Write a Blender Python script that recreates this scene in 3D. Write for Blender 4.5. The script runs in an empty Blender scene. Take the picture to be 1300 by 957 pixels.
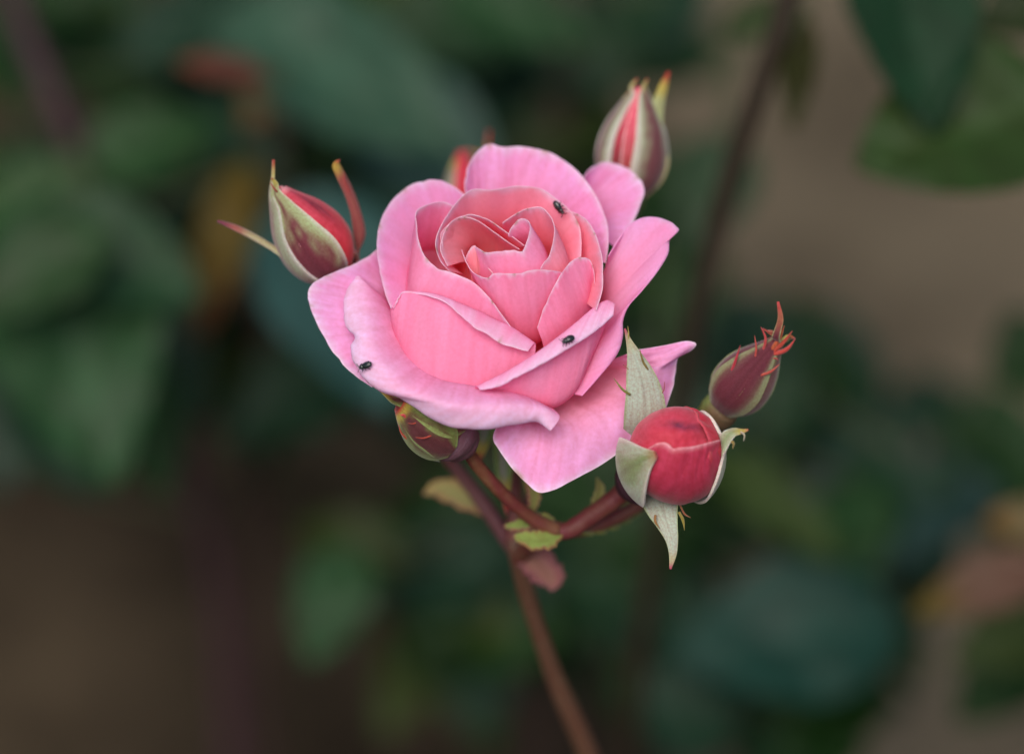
import bpy, math, random
import numpy as np

# ------------------------------------------------------------------ camera, sky, sun, exposure
SC = bpy.context.scene
COL = SC.collection
PITCH = math.radians(40.0)
D0 = 0.61                                   # metres from the lens to the bloom
S = 0.21 / 1300.0                           # metres per photo pixel at the bloom
CX, CY = 650.0, 478.5
RIGHT = np.array([1.0, 0.0, 0.0])
FWD = np.array([0.0, math.cos(PITCH), -math.sin(PITCH)])
UP = np.array([0.0, math.sin(PITCH), math.cos(PITCH)])
CAM = np.array([0.0, 0.0, 0.55]) - FWD * D0

cam_data = bpy.data.cameras.new("camera")
cam = bpy.data.objects.new("camera", cam_data)
COL.objects.link(cam)
cam.location = CAM
cam.rotation_euler = (math.pi / 2 - PITCH, 0, 0)
cam_data.sensor_width = 36.0
cam_data.lens = 36.0 * D0 / 0.21
cam_data.clip_start = 0.02
cam_data.clip_end = 200.0
cam_data.dof.use_dof = True
cam_data.dof.focus_distance = D0 - 10 * S
cam_data.dof.aperture_fstop = 3.8
SC.camera = cam

SUN_EL, SUN_AZ = math.radians(58), math.radians(200)   # azimuth clockwise from +Y
world = bpy.data.worlds.new("World")
SC.world = world
world.use_nodes = True
wn = world.node_tree
wn.nodes.clear()
w_out = wn.nodes.new("ShaderNodeOutputWorld")
w_bg = wn.nodes.new("ShaderNodeBackground")
w_sky = wn.nodes.new("ShaderNodeTexSky")
w_sky.sky_type = 'NISHITA'
w_sky.sun_disc = False
w_sky.sun_elevation = SUN_EL
w_sky.sun_rotation = SUN_AZ
w_sky.dust_density = 5.0
w_sky.ozone_density = 1.0
w_bg.inputs["Strength"].default_value = 0.09
wn.links.new(w_sky.outputs[0], w_bg.inputs["Color"])
wn.links.new(w_bg.outputs[0], w_out.inputs["Surface"])

sun_data = bpy.data.lights.new("sun", 'SUN')
sun_data.energy = 1.5
sun_data.angle = math.radians(45)
sun_data.color = (1.0, 0.96, 0.92)
sun = bpy.data.objects.new("sun", sun_data)
COL.objects.link(sun)
sun.location = (0, -1, 3)
sun.rotation_euler = (math.pi / 2 - SUN_EL, 0, -SUN_AZ + math.pi)

SC.render.engine = 'CYCLES'
SC.cycles.use_denoising = True
SC.cycles.max_bounces = 14
SC.cycles.diffuse_bounces = 10
SC.cycles.transmission_bounces = 12
SC.view_settings.view_transform = 'Standard'
SC.view_settings.look = 'None'
SC.view_settings.gamma = 1.0
SC.view_settings.exposure = 0.36

rng = np.random.default_rng(7)
random.seed(7)

# ------------------------------------------------------------------ space helpers
def W(q):
    """(photo x, photo y, nearness in pixels) -> world metres; q may be an array (..., 3)."""
    q = np.asarray(q, float)
    d = D0 - q[..., 2] * S
    k = S * d / D0
    return (CAM + FWD * d[..., None] + RIGHT * ((q[..., 0] - CX) * k)[..., None]
            + UP * ((CY - q[..., 1]) * k)[..., None])

AX_EL = math.radians(50.0)                  # how far the bloom faces the lens
CT, ST = math.cos(AX_EL), math.sin(AX_EL)
BX, BY = 648.0, 335.0

def q_from_h(c):
    """bloom coordinates (photo x, photo y, height along the bloom axis) -> (x, y, nearness)."""
    c = np.asarray(c, float).copy()
    c[..., 2] = (c[..., 2] + (c[..., 1] - BY) * CT) / ST
    return c

def flower_xfh(c):
    c = np.asarray(c, float)
    return c[..., 0] - BX, (c[..., 2] * CT + c[..., 1] - BY) / ST, c[..., 2]

def from_xfh(x, f, h):
    return np.stack([x + BX, BY + f * ST - h * CT, h], -1)

def catmull(P, t):
    """P (n, ..., 3) sampled at parameters t in [0, n-1] (Catmull-Rom, uniform)."""
    P = np.asarray(P, float)
    n = len(P)
    i = np.clip(np.floor(t).astype(int), 0, n - 2)
    f = (t - i).reshape((-1,) + (1,) * (P.ndim - 1))
    ext = np.concatenate([(2 * P[0] - P[1])[None], P, (2 * P[-1] - P[-2])[None]])
    p0, p1, p2, p3 = ext[i], ext[i + 1], ext[i + 2], ext[i + 3]
    return 0.5 * ((2 * p1) + (p2 - p0) * f + (2 * p0 - 5 * p1 + 4 * p2 - p3) * f ** 2
                  + (3 * p1 - p0 - 3 * p2 + p3) * f ** 3)

def resample(P, n):
    """even arc-length resampling of a Catmull-Rom curve"""
    P = np.asarray(P, float)
    m = 24 * len(P)
    t = np.linspace(0, len(P) - 1, m)
    C = catmull(P, t)
    s = np.concatenate([[0], np.cumsum(np.linalg.norm(np.diff(C, axis=0), axis=1))])
    tt = np.interp(np.linspace(0, s[-1], n), s, t)
    return catmull(P, tt)

def loft(C, nv):
    """C (m curves, nu, 3) -> (nv, nu, 3) with chord-length knots (non-uniform Catmull-Rom / Hermite)"""
    m = len(C)
    seg = np.array([np.mean(np.linalg.norm(C[i + 1] - C[i], axis=-1)) for i in range(m - 1)])
    seg = np.maximum(seg, 1e-6) ** 0.75
    k = np.concatenate([[0], np.cumsum(seg)])
    T = np.zeros_like(C)
    T[0] = (C[1] - C[0]) / seg[0]
    T[-1] = (C[-1] - C[-2]) / seg[-1]
    for i in range(1, m - 1):
        a, b = (C[i] - C[i - 1]) / seg[i - 1], (C[i + 1] - C[i]) / seg[i]
        T[i] = (a * seg[i] + b * seg[i - 1]) / (seg[i] + seg[i - 1])
    s = np.linspace(0, k[-1], nv)
    out = np.zeros((nv,) + C.shape[1:])
    for j, x in enumerate(s):
        i = min(max(np.searchsorted(k, x) - 1, 0), m - 2)
        L = seg[i]
        f = (x - k[i]) / L
        out[j] = ((2 * f ** 3 - 3 * f ** 2 + 1) * C[i] + (f ** 3 - 2 * f ** 2 + f) * L * T[i]
                  + (-2 * f ** 3 + 3 * f ** 2) * C[i + 1] + (f ** 3 - f ** 2) * L * T[i + 1])
    return out, s / k[-1]

def wob(seed, *coords):
    """cheap smooth noise in about [-1, 1] from a few sines"""
    r = np.random.default_rng(seed)
    out = 0
    for a in range(5):
        ph = r.uniform(0, 6.28)
        arg = ph
        for c in coords:
            arg = arg + c * r.uniform(0.6, 1.6) * (1 + 0.55 * a) * r.choice([-1, 1])
        out = out + np.sin(arg) / (1 + 0.6 * a)
    return out / 2.2

def smooth(a, b, x):
    t = np.clip((x - a) / (b - a), 0, 1)
    return t * t * (3 - 2 * t)

def mixc(a, b, t):
    t = np.asarray(t)[..., None]
    return np.asarray(a, float) * (1 - t) + np.asarray(b, float) * t

# ------------------------------------------------------------------ mesh helpers
def link(name, me, mat, parent=None, label=None):
    o = bpy.data.objects.new(name, me)
    COL.objects.link(o)
    if mat:
        me.materials.append(mat)
    if parent:
        o.parent = parent
    if label:
        o["label"] = label
    return o

def make_mesh(name, V, F, uv=None, col=None, smooth_shade=True):
    me = bpy.data.meshes.new(name)
    me.from_pydata([tuple(v) for v in V], [], [tuple(int(i) for i in f) for f in F])
    if smooth_shade:
        me.polygons.foreach_set("use_smooth", [True] * len(me.polygons))
    li = np.zeros(len(me.loops), int)
    me.loops.foreach_get("vertex_index", li)
    if uv is not None:
        lay = me.uv_layers.new(name="UVMap")
        lay.data.foreach_set("uv", np.asarray(uv, float)[li].ravel())
    if col is not None:
        ca = me.color_attributes.new("Col", 'FLOAT_COLOR', 'POINT')
        c4 = np.concatenate([np.clip(col, 0, 1), np.ones((len(V), 1))], 1)
        ca.data.foreach_set("color", c4.ravel())
    me.update()
    return me

def normals(P):
    du = np.gradient(P, axis=1)
    dv = np.gradient(P, axis=0)
    n = np.cross(du, dv)
    l = np.linalg.norm(n, axis=-1, keepdims=True)
    return n / np.maximum(l, 1e-12)

def sheet(P, thick, col, col_back=None, uvs=None):
    """closed thin body from a world-space grid P (nv, nu, 3); thick: (nv, nu) or scalar metres"""
    nv, nu = P.shape[:2]
    n = normals(P)
    th = np.broadcast_to(np.asarray(thick, float), (nv, nu))[..., None] * 0.5
    A, B = P + n * th, P - n * th
    idx = np.arange(nv * nu).reshape(nv, nu)
    q = np.stack([idx[:-1, :-1], idx[:-1, 1:], idx[1:, 1:], idx[1:, :-1]], -1).reshape(-1, 4)
    off = nv * nu
    F = [q, q[:, ::-1] + off]
    loop = np.concatenate([idx[0, :], idx[1:, -1], idx[-1, -2::-1], idx[-2:0:-1, 0]])
    m = len(loop)
    k = np.arange(m); k2 = np.roll(k, -1)
    F.append(np.stack([k, k + m, k2 + m, k2], -1) + 2 * off)       # the rim keeps its own vertices: a crisp cut edge
    F = np.concatenate(F)
    pick = np.concatenate([np.arange(2 * off), loop, loop + off])
    V = np.concatenate([A.reshape(-1, 3), B.reshape(-1, 3)])[pick]
    if uvs is None:
        uu, vv = np.meshgrid(np.linspace(0, 1, nu), np.linspace(0, 1, nv))
        uvs = np.stack([uu, vv], -1)
    uv = np.concatenate([uvs.reshape(-1, 2)] * 2)[pick]
    c = np.broadcast_to(col, (nv, nu, 3)).reshape(-1, 3)
    cb = c if col_back is None else np.broadcast_to(col_back, (nv, nu, 3)).reshape(-1, 3)
    return V, F, uv, np.concatenate([c, cb])[pick]

def merge(parts):
    V, F, U, C, o = [], [], [], [], 0
    for v, f, u, c in parts:
        V.append(v); F += [tuple(int(i) + o for i in ff) for ff in f]; U.append(u); C.append(c)
        o += len(v)
    return np.concatenate(V), F, np.concatenate(U), np.concatenate(C)

def tube(pts, rad, col, sides=12, n=None, colfun=None, world_space=False):
    """tapered tube through points (photo space unless world_space) with radii in the same units"""
    pts = np.asarray(pts, float)
    rad = np.asarray(rad, float)
    n = n or max(8, 6 * len(pts))
    C = resample(np.concatenate([pts, rad[:, None]], 1), n) if len(pts) > 2 else \
        np.stack([np.interp(np.linspace(0, 1, n), [0, 1], np.concatenate([pts, rad[:, None]], 1)[:, k]) for k in range(4)], 1)
    if world_space:
        c, r = C[:, :3], C[:, 3]
    else:
        c, r = W(C[:, :3]), C[:, 3] * S
    kk = np.arange(n)
    r = r * (1 + 0.05 * wob(int(abs(c[0, 0] * 9e4)) % 997, kk * 0.5) + 0.03 * wob(int(abs(c[0, 2] * 9e4)) % 991, kk * 1.4))
    t = np.gradient(c, axis=0)
    t /= np.linalg.norm(t, axis=1, keepdims=True)
    ref = np.array([1.0, 0.02, 0.1])
    V = []
    a = np.cross(t[0], ref); a /= np.linalg.norm(a)
    for i in range(n):
        a = a - t[i] * np.dot(a, t[i]); a /= np.linalg.norm(a)
        b = np.cross(t[i], a)
        ang = np.linspace(0, 2 * math.pi, sides, endpoint=False)
        V.append(c[i] + r[i] * (np.cos(ang)[:, None] * a + np.sin(ang)[:, None] * b))
    V = np.concatenate(V + [c[:1], c[-1:]])
    F = []
    for i in range(n - 1):
        for k in range(sides):
            k2 = (k + 1) % sides
            F.append((i * sides + k, i * sides + k2, (i + 1) * sides + k2, (i + 1) * sides + k))
    for k in range(sides):
        k2 = (k + 1) % sides
        F.append((n * sides, k2, k)); F.append((n * sides + 1, (n - 1) * sides + k, (n - 1) * sides + k2))
    uv = np.concatenate([np.stack([np.tile(np.linspace(0, 1, sides, endpoint=False), n), np.repeat(np.linspace(0, 1, n), sides)], 1),
                         [[0, 0], [0, 1]]])
    if colfun is None:
        cc = np.broadcast_to(np.asarray(col, float), (len(V), 3))
    else:
        cc = colfun(uv)
    return V, F, uv, cc

def to_ground(pts, foot):
    """world points continued smoothly down to a foot on the ground"""
    pts = [np.asarray(p, float) for p in pts]
    d = pts[-1] - pts[-2]; d /= np.linalg.norm(d)
    L = np.linalg.norm(foot - pts[-1])
    b1, b2 = pts[-1] + d * L * 0.35, np.asarray(foot) + np.array([0, 0, L * 0.35])
    out = []
    for t in np.linspace(0, 1, 9)[1:]:
        out.append((1 - t) ** 3 * pts[-1] + 3 * (1 - t) ** 2 * t * b1 + 3 * (1 - t) * t * t * b2 + t ** 3 * foot)
    return np.array(pts + out)

# ------------------------------------------------------------------ materials
def plant_material(name, rough=0.6, sss=0.6, radius=(1.0, 0.45, 0.4), scale=0.001, spec=0.25, sheen=0.0,
                   vein=0.12, vein_scale=(70.0, 3.0), mottle=0.10, mottle_scale=900.0, bump=0.15, bump_scale=2500.0,
                   coat=0.0, glow=0.0):
    m = bpy.data.materials.new(name)
    m.use_nodes = True
    nt = m.node_tree
    nt.nodes.clear()
    N = nt.nodes.new
    out = N("ShaderNodeOutputMaterial")
    bs = N("ShaderNodeBsdfPrincipled")
    at = N("ShaderNodeAttribute"); at.attribute_name = "Col"
    tc = N("ShaderNodeTexCoord")
    mp = N("ShaderNodeMapping"); mp.inputs["Scale"].default_value = (vein_scale[0], vein_scale[1], 1)
    nz = N("ShaderNodeTexNoise"); nz.inputs["Scale"].default_value = 1.0; nz.inputs["Detail"].default_value = 4.0
    nz.inputs["Distortion"].default_value = 0.4
    nt.links.new(tc.outputs["UV"], mp.inputs["Vector"]); nt.links.new(mp.outputs[0], nz.inputs["Vector"])
    mo = N("ShaderNodeTexNoise"); mo.inputs["Scale"].default_value = mottle_scale; mo.inputs["Detail"].default_value = 5.0
    nt.links.new(tc.outputs["Object"], mo.inputs["Vector"])
    def rng_node(src, amt):
        r = N("ShaderNodeMapRange")
        r.inputs["From Min"].default_value = 0.3; r.inputs["From Max"].default_value = 0.7
        r.inputs["To Min"].default_value = 1.0 - amt; r.inputs["To Max"].default_value = 1.0 + amt
        nt.links.new(src, r.inputs["Value"])
        return r.outputs[0]
    mul = N("ShaderNodeMath"); mul.operation = 'MULTIPLY'
    nt.links.new(rng_node(nz.outputs["Fac"], vein), mul.inputs[0])
    nt.links.new(rng_node(mo.outputs["Fac"], mottle), mul.inputs[1])
    # veins and mottle shift green and blue more than red: they are pigment, not shade
    gam = N("ShaderNodeVectorMath"); gam.operation = 'MULTIPLY'
    comb = N("ShaderNodeCombineXYZ")
    half = N("ShaderNodeMapRange"); half.inputs["From Min"].default_value = 0.0; half.inputs["From Max"].default_value = 2.0
    half.inputs["To Min"].default_value = 0.6; half.inputs["To Max"].default_value = 1.4
    nt.links.new(mul.outputs[0], half.inputs["Value"])
    nt.links.new(half.outputs[0], comb.inputs["X"])
    nt.links.new(mul.outputs[0], comb.inputs["Y"]); nt.links.new(mul.outputs[0], comb.inputs["Z"])
    nt.links.new(at.outputs["Color"], gam.inputs[0]); nt.links.new(comb.outputs[0], gam.inputs[1])
    nt.links.new(gam.outputs[0], bs.inputs["Base Color"])
    bn = N("ShaderNodeTexNoise"); bn.inputs["Scale"].default_value = bump_scale; bn.inputs["Detail"].default_value = 3.0
    nt.links.new(tc.outputs["Object"], bn.inputs["Vector"])
    add = N("ShaderNodeMath"); add.operation = 'ADD'
    nt.links.new(bn.outputs["Fac"], add.inputs[0]); nt.links.new(nz.outputs["Fac"], add.inputs[1])
    bu = N("ShaderNodeBump"); bu.inputs["Strength"].default_value = bump; bu.inputs["Distance"].default_value = 0.0004
    nt.links.new(add.outputs[0], bu.inputs["Height"])
    nt.links.new(bu.outputs[0], bs.inputs["Normal"])
    bs.inputs["Roughness"].default_value = rough
    bs.inputs["Specular IOR Level"].default_value = spec
    bs.inputs["Subsurface Weight"].default_value = sss
    bs.inputs["Subsurface Radius"].default_value = radius
    bs.inputs["Subsurface Scale"].default_value = scale
    bs.inputs["Sheen Weight"].default_value = sheen
    bs.inputs["Sheen Roughness"].default_value = 0.4
    bs.inputs["Coat Weight"].default_value = coat
    if glow:                                                        # light passing through the thin blade
        tr = N("ShaderNodeBsdfTranslucent")
        nt.links.new(gam.outputs[0], tr.inputs["Color"])
        mx = N("ShaderNodeMixShader"); mx.inputs["Fac"].default_value = glow
        nt.links.new(bs.outputs[0], mx.inputs[1]); nt.links.new(tr.outputs[0], mx.inputs[2])
        nt.links.new(mx.outputs[0], out.inputs["Surface"])
    else:
        nt.links.new(bs.outputs[0], out.inputs["Surface"])
    return m

M_PETAL = plant_material("petal_pink", rough=0.6, sss=0.0, glow=0.42, scale=0.003, radius=(1.0, 0.55, 0.62), spec=0.12, sheen=0.0,
                         vein=0.07, vein_scale=(26, 3.0), mottle=0.06, mottle_scale=1500, bump=0.09, bump_scale=3200)
M_PETAL_OUT = plant_material("petal_pink_veined", rough=0.6, sss=0.0, glow=0.36, scale=0.0016, radius=(1.0, 0.55, 0.62), spec=0.14, sheen=0.0,
                             vein=0.11, vein_scale=(34, 4.0), mottle=0.09, mottle_scale=1100, bump=0.11, bump_scale=3200)
M_BUD = plant_material("bud_petal_red", rough=0.6, sss=0.4, scale=0.0007, spec=0.2, sheen=0.2, vein=0.22, vein_scale=(26, 2.5),
                       mottle=0.2, mottle_scale=900, bump=0.25, bump_scale=2600)
M_SEPAL = plant_material("sepal_downy", rough=0.7, sss=0.25, radius=(0.6, 1.0, 0.3), scale=0.0005, spec=0.2, sheen=0.35, vein=0.15,
                         vein_scale=(14, 3), mottle=0.22, mottle_scale=2200, bump=0.4, bump_scale=4200)
M_STEM = plant_material("stem_skin", rough=0.5, sss=0.15, radius=(1, .5, .3), scale=0.0006, spec=0.3, vein=0.2, vein_scale=(6, 30),
                        mottle=0.2, mottle_scale=500, bump=0.3, bump_scale=1500)
M_LEAF = plant_material("leaf_green", rough=0.48, sss=0.0, spec=0.15, vein=0.12, vein_scale=(10, 14), mottle=0.18,
                        mottle_scale=120, bump=0.3, bump_scale=300)

# ------------------------------------------------------------------ the ground
def ground_material(name, c1, c2, scale):
    m = bpy.data.materials.new(name)
    m.use_nodes = True
    nt = m.node_tree
    bs = nt.nodes["Principled BSDF"]
    tc = nt.nodes.new("ShaderNodeTexCoord")
    nz = nt.nodes.new("ShaderNodeTexNoise"); nz.inputs["Scale"].default_value = scale; nz.inputs["Detail"].default_value = 8
    vo = nt.nodes.new("ShaderNodeTexVoronoi"); vo.inputs["Scale"].default_value = scale * 6
    cr = nt.nodes.new("ShaderNodeValToRGB")
    cr.color_ramp.elements[0].position = 0.3; cr.color_ramp.elements[0].color = (*c1, 1)
    cr.color_ramp.elements[1].position = 0.7; cr.color_ramp.elements[1].color = (*c2, 1)
    bu = nt.nodes.new("ShaderNodeBump"); bu.inputs["Strength"].default_value = 0.6; bu.inputs["Distance"].default_value = 0.01
    nt.links.new(tc.outputs["Object"], nz.inputs["Vector"]); nt.links.new(tc.outputs["Object"], vo.inputs["Vector"])
    nt.links.new(nz.outputs["Fac"], cr.inputs["Fac"]); nt.links.new(cr.outputs[0], bs.inputs["Base Color"])
    nt.links.new(vo.outputs["Distance"], bu.inputs["Height"]); nt.links.new(bu.outputs[0], bs.inputs["Normal"])
    bs.inputs["Roughness"].default_value = 0.95
    bs.inputs["Specular IOR Level"].default_value = 0.05
    return m

M_SOIL = ground_material("damp_shaded_soil", (0.012, 0.0085, 0.0055), (0.062, 0.046, 0.028), 8)  # dark damp bed soil, with the foliage's shade mixed into its colours
M_SAND = ground_material("sandy_path", (0.070, 0.057, 0.038), (0.150, 0.122, 0.082), 9)

def ground_z(x, y):
    return 0.012 * wob(3, x * 9, y * 9) + 0.006 * wob(4, x * 31, y * 29)

def ground_grid():
    xs = np.concatenate([np.linspace(-40, -1.3, 14), np.linspace(-1.2, 1.2, 90), np.linspace(1.3, 40, 14)])
    ys = np.concatenate([np.linspace(-40, -0.6, 12), np.linspace(-0.5, 2.2, 100), np.linspace(2.3, 60, 14)])
    X, Y = np.meshgrid(xs, ys)
    fade = 1.0 * ((np.abs(X) < 1.25) & (Y < 2.25) & (Y > -.55))
    Z = ground_z(X, Y) * fade
    nv, nu = X.shape
    V = np.stack([X, Y, Z], -1).reshape(-1, 3)
    idx = np.arange(nv * nu).reshape(nv, nu)
    F = np.stack([idx[:-1, :-1], idx[:-1, 1:], idx[1:, 1:], idx[1:, :-1]], -1).reshape(-1, 4)
    return V, F

V, F = ground_grid()
soil = link("soil", make_mesh("soil", V, F), M_SOIL)
soil["kind"] = "structure"

def path_edge(y):
    return 0.085 + 0.10 * (y - 0.7) * -0.2 + 0.025 * wob(11, y * 9) + 0.01 * wob(12, y * 40)

def path_mesh():
    ys = np.concatenate([np.linspace(-6, -0.3, 20), np.linspace(-0.2, 2.2, 110), np.linspace(2.3, 20, 20)])
    t = np.concatenate([np.linspace(0, 1, 50) ** 1.5, [2.0, 5.0]])
    Y, T = np.meshgrid(ys, t, indexing='ij')
    X = path_edge(Y) + T * 1.1
    lift = 0.018 * smooth(0.0, 0.12, T * 1.1)
    fade = (np.abs(X) < 1.25) & (Y < 2.25) & (Y > -.55)
    Z = ground_z(X, Y) * fade * 0.6 + ground_z(X, Y) * fade * 0.4 * (T < .02) + lift + 0.002
    nv, nu = X.shape
    V = np.stack([X, Y, Z], -1).reshape(-1, 3)
    idx = np.arange(nv * nu).reshape(nv, nu)
    F = np.stack([idx[:-1, :-1], idx[:-1, 1:], idx[1:, 1:], idx[1:, :-1]], -1).reshape(-1, 4)
    return V, F
V, F = path_mesh()
path = link("sandy_path", make_mesh("sandy_path", V, F), M_SAND)
path["kind"] = "structure"

# ------------------------------------------------------------------ things
def thing(name, loc, label, cat, group=None):
    o = bpy.data.objects.new(name, None)
    COL.objects.link(o)
    o.empty_display_size = 0.02
    o.location = loc
    o["label"] = label; o["category"] = cat
    if group:
        o["group"] = group
    bpy.context.view_layer.update()
    return o

def part(name, data, mat, parent, label=None):
    V, F, U, C = data
    root = parent
    org = np.zeros(3)
    while root is not None:
        org = org + np.array(root.location)
        root = root.parent
    ob = link(name, make_mesh(name, np.asarray(V) - org, F, U, C), mat, parent, label)
    return ob

STEM_FOOT = W([(748, 960, -480)])[0]
rose = thing("rose_plant", (STEM_FOOT[0] + 0.03, STEM_FOOT[1] + 0.02, 0.0),
             "rose stem in sharp focus bearing one open pink bloom and several buds", "rose")

# ------------------------------------------------------------------ bloom: receptacle first (the part), petals are its pieces
def flower_point(r, phi, h):
    return q_from_h(from_xfh(r * math.cos(phi), r * math.sin(phi), np.float64(h)))

rec_pts = [q_from_h(from_xfh(np.float64(0), np.float64(0), np.float64(h))) for h in (-118, -128, -140, -152, -168, -182, -196)]
bloom = part("bloom", tube(rec_pts, [6, 16, 23, 25, 24, 17, 8], (0.10, 0.16, 0.05), 20, 30), M_STEM, rose,
             "open pink rose bloom with rolled pale petal edges")

PETALS = {}
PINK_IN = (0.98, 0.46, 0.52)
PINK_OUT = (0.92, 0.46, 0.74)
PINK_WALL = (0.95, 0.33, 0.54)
EDGE = (0.93, 0.80, 0.97)  # pale petal edge, its lavender a sky highlight put into the colour
CLAW = (0.80, 0.62, 0.30)

def petal(key, curves, tone=(0.5, 0.5), roll=None, belly=None, base_h=-140, base_r=0.10, nu=96, nv=60,
          wave=1.2, jag=0.55, edge=0.035, rim_col=EDGE, edge_pow=1.3, thick=0.00026, mixe=0.5, wall=False):
    """curves: traced from the heart of the bloom outwards, each [(x, y, h), ...] in photo pixels and bloom height"""
    seed = sum(ord(c) * (i + 3) for i, c in enumerate(key))
    n0 = len(curves[-1])
    cs = []
    for c in curves:
        c = np.asarray(c, float)
        if len(c) == n0:
            cs.append(catmull(c, np.linspace(0, n0 - 1, nu)))
        else:
            cs.append(resample(c, nu))
    # even out the spacing along the rim a little
    first = cs[0]
    x, f, h = flower_xfh(first)
    bel = []
    if belly:
        for t, k in belly:
            hh = base_h + (h - base_h) * t
            bel.append(from_xfh(x * k, f * k, hh))
    r = np.hypot(x, f)
    sc_ = np.minimum(base_r, 14.0 / np.maximum(r, 1))
    base = from_xfh(x * sc_, f * sc_, np.full_like(h, base_h))
    C = np.stack([base] + bel + cs)
    u = np.linspace(0, 1, nu)
    # ragged rim
    tang = C[-1] - C[-2]
    tang /= np.maximum(np.linalg.norm(tang, axis=-1, keepdims=True), 1e-6)
    C[-1] = C[-1] + tang * (jag * (wob(seed, u * 23) + 0.6 * wob(seed + 1, u * 61)))[:, None]
    nick = np.random.default_rng(seed + 90)
    for k in range(2):
        u0, wd = nick.uniform(0.08, 0.92), nick.uniform(0.010, 0.035)
        C[-1] = C[-1] - tang * (nick.uniform(0.6, 2.2) * np.exp(-((u - u0) / wd) ** 2))[:, None]
    if roll:
        inset, dh = roll
        last = C[-1] - tang * inset
        last[:, 2] -= dh
        C = np.concatenate([C, last[None]])
    P, v = loft(C, nv)
    Q = q_from_h(P)
    # gentle unevenness of the blade
    uu, vv = np.meshgrid(u, v)
    amp = wave * smooth(0.25, 0.7, vv)
    Q[..., 2] += amp * wob(seed + 5, uu * 9, vv * 7) + 0.40 * amp * wob(seed + 6, uu * 34, vv * 6) + 0.35 * amp * smooth(0.75, 1.0, vv) * wob(seed + 8, uu * 22, vv * 3)
    Q[..., 1] += 0.5 * amp * wob(seed + 7, uu * 11, vv * 6) * smooth(0.95, 0.6, vv)
    P3 = W(Q)
    body = mixc(PINK_WALL if wall else PINK_IN, PINK_OUT, tone[0] + (tone[1] - tone[0]) * smooth(0.35, 0.95, vv))  # low tones lean salmon, standing in for light bounced between inner petals
    body = mixc(body, body * np.array([1.03, 0.86, 0.90]), 0.5 + 0.5 * wob(seed + 9, uu * 14, vv * 3))
    body = mixc(body * np.array([1.0, 0.78, 0.78]), body, smooth(0.3, 0.95, vv) if tone[1] < 0.75 else smooth(0.2, 0.7, vv))      # deeper pigment towards the claw, with the bowl's red shade painted in
    c = mixc(CLAW, body, smooth(0.02, 0.22, vv))
    vr = 1.0 if not roll else v[np.argmin(np.abs(np.linalg.norm(P - C[-2][None], axis=-1).mean(1)))]
    e = smooth(vr - edge * 2.2, vr, vv + 0.02 * wob(seed + 11, uu * 40)) ** edge_pow
    c = mixc(c, rim_col, mixe * e)
    c = mixc(c, (0.95, 0.84, 0.93), (0.55 + 0.35 * wob(seed + 21, uu * 17)) * smooth(vr - 0.018, vr - 0.002, vv) * smooth(vr + 0.03, vr + 0.01, vv))
    for k in range(2):                                              # small dried nicks on the rim
        u0, wd = nick.uniform(0.12, 0.88), nick.uniform(0.006, 0.016)
        c = mixc(c, (0.42, 0.27, 0.12), 0.7 * np.exp(-((uu - u0) / wd) ** 2 - ((vv - vr) / 0.018) ** 2))
    th = thick * (1.0 - 0.55 * smooth(0.8, 1.0, vv))
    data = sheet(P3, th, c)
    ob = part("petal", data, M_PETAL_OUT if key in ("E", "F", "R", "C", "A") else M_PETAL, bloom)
    PETALS[key] = (Q, P3, normals(P3))
    return ob

# outermost, lower right, drooping
petal("E", [
    [(790, 452, -104), (805, 455, -103), (818, 457, -102), (828, 460, -102), (830, 465, -105), (826, 472, -108), (820, 482, -112), (812, 494, -116),
     (800, 507, -122), (780, 522, -127), (757, 534, -129), (735, 543, -130), (715, 548, -130), (698, 549, -130), (684, 547, -130), (672, 544, -130), (663, 540, -130), (656, 536, -130), (652, 530, -130)],
    [(800, 446, -95), (840, 439, -88), (872, 433, -84), (884, 436, -86), (876, 446, -97), (861, 453, -108), (857, 478, -126), (852, 500, -136),
     (836, 534, -150), (803, 561, -160), (771, 585, -163), (738, 604, -163), (707, 620, -164), (686, 625, -165), (669, 614, -163), (649, 593, -158), (635, 574, -150), (626, 556, -142), (632, 538, -136)],
], tone=(0.45, 1.15), base_h=-150, belly=[(0.2, 0.7)], wave=2.6, edge=0.03, edge_pow=1.5)
# far left, behind the rolled one
petal("R", [
    [(500, 352, -80), (494, 356, -80), (488, 362, -80), (482, 370, -80), (476, 380, -82), (474, 390, -84), (474, 402, -88), (476, 416, -92), (480, 430, -96), (488, 445, -100), (496, 458, -104)],
    [(492, 306, -52), (474, 320, -46), (452, 334, -42), (426, 345, -40), (404, 355, -42), (392, 367, -48), (393, 386, -58), (402, 410, -70), (416, 436, -82), (436, 464, -94), (472, 492, -108)],
], tone=(0.6, 1.2), belly=[(0.3, 0.75)], base_h=-150, wave=1.8)
# small one at the upper right
petal("C", [
    [(728, 262, -70), (732, 256, -70), (738, 250, -70), (746, 247, -70), (756, 249, -70), (765, 255, -70), (770, 265, -70), (770, 278, -70), (766, 292, -70), (760, 306, -70)],
    [(738, 246, -40), (742, 224, -32), (754, 211, -28), (770, 206, -26), (790, 211, -28), (807, 222, -30), (818, 240, -32), (812, 262, -38), (800, 290, -46), (785, 316, -56)],
], tone=(0.6, 1.15), belly=[(0.4, 0.75)])
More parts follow.
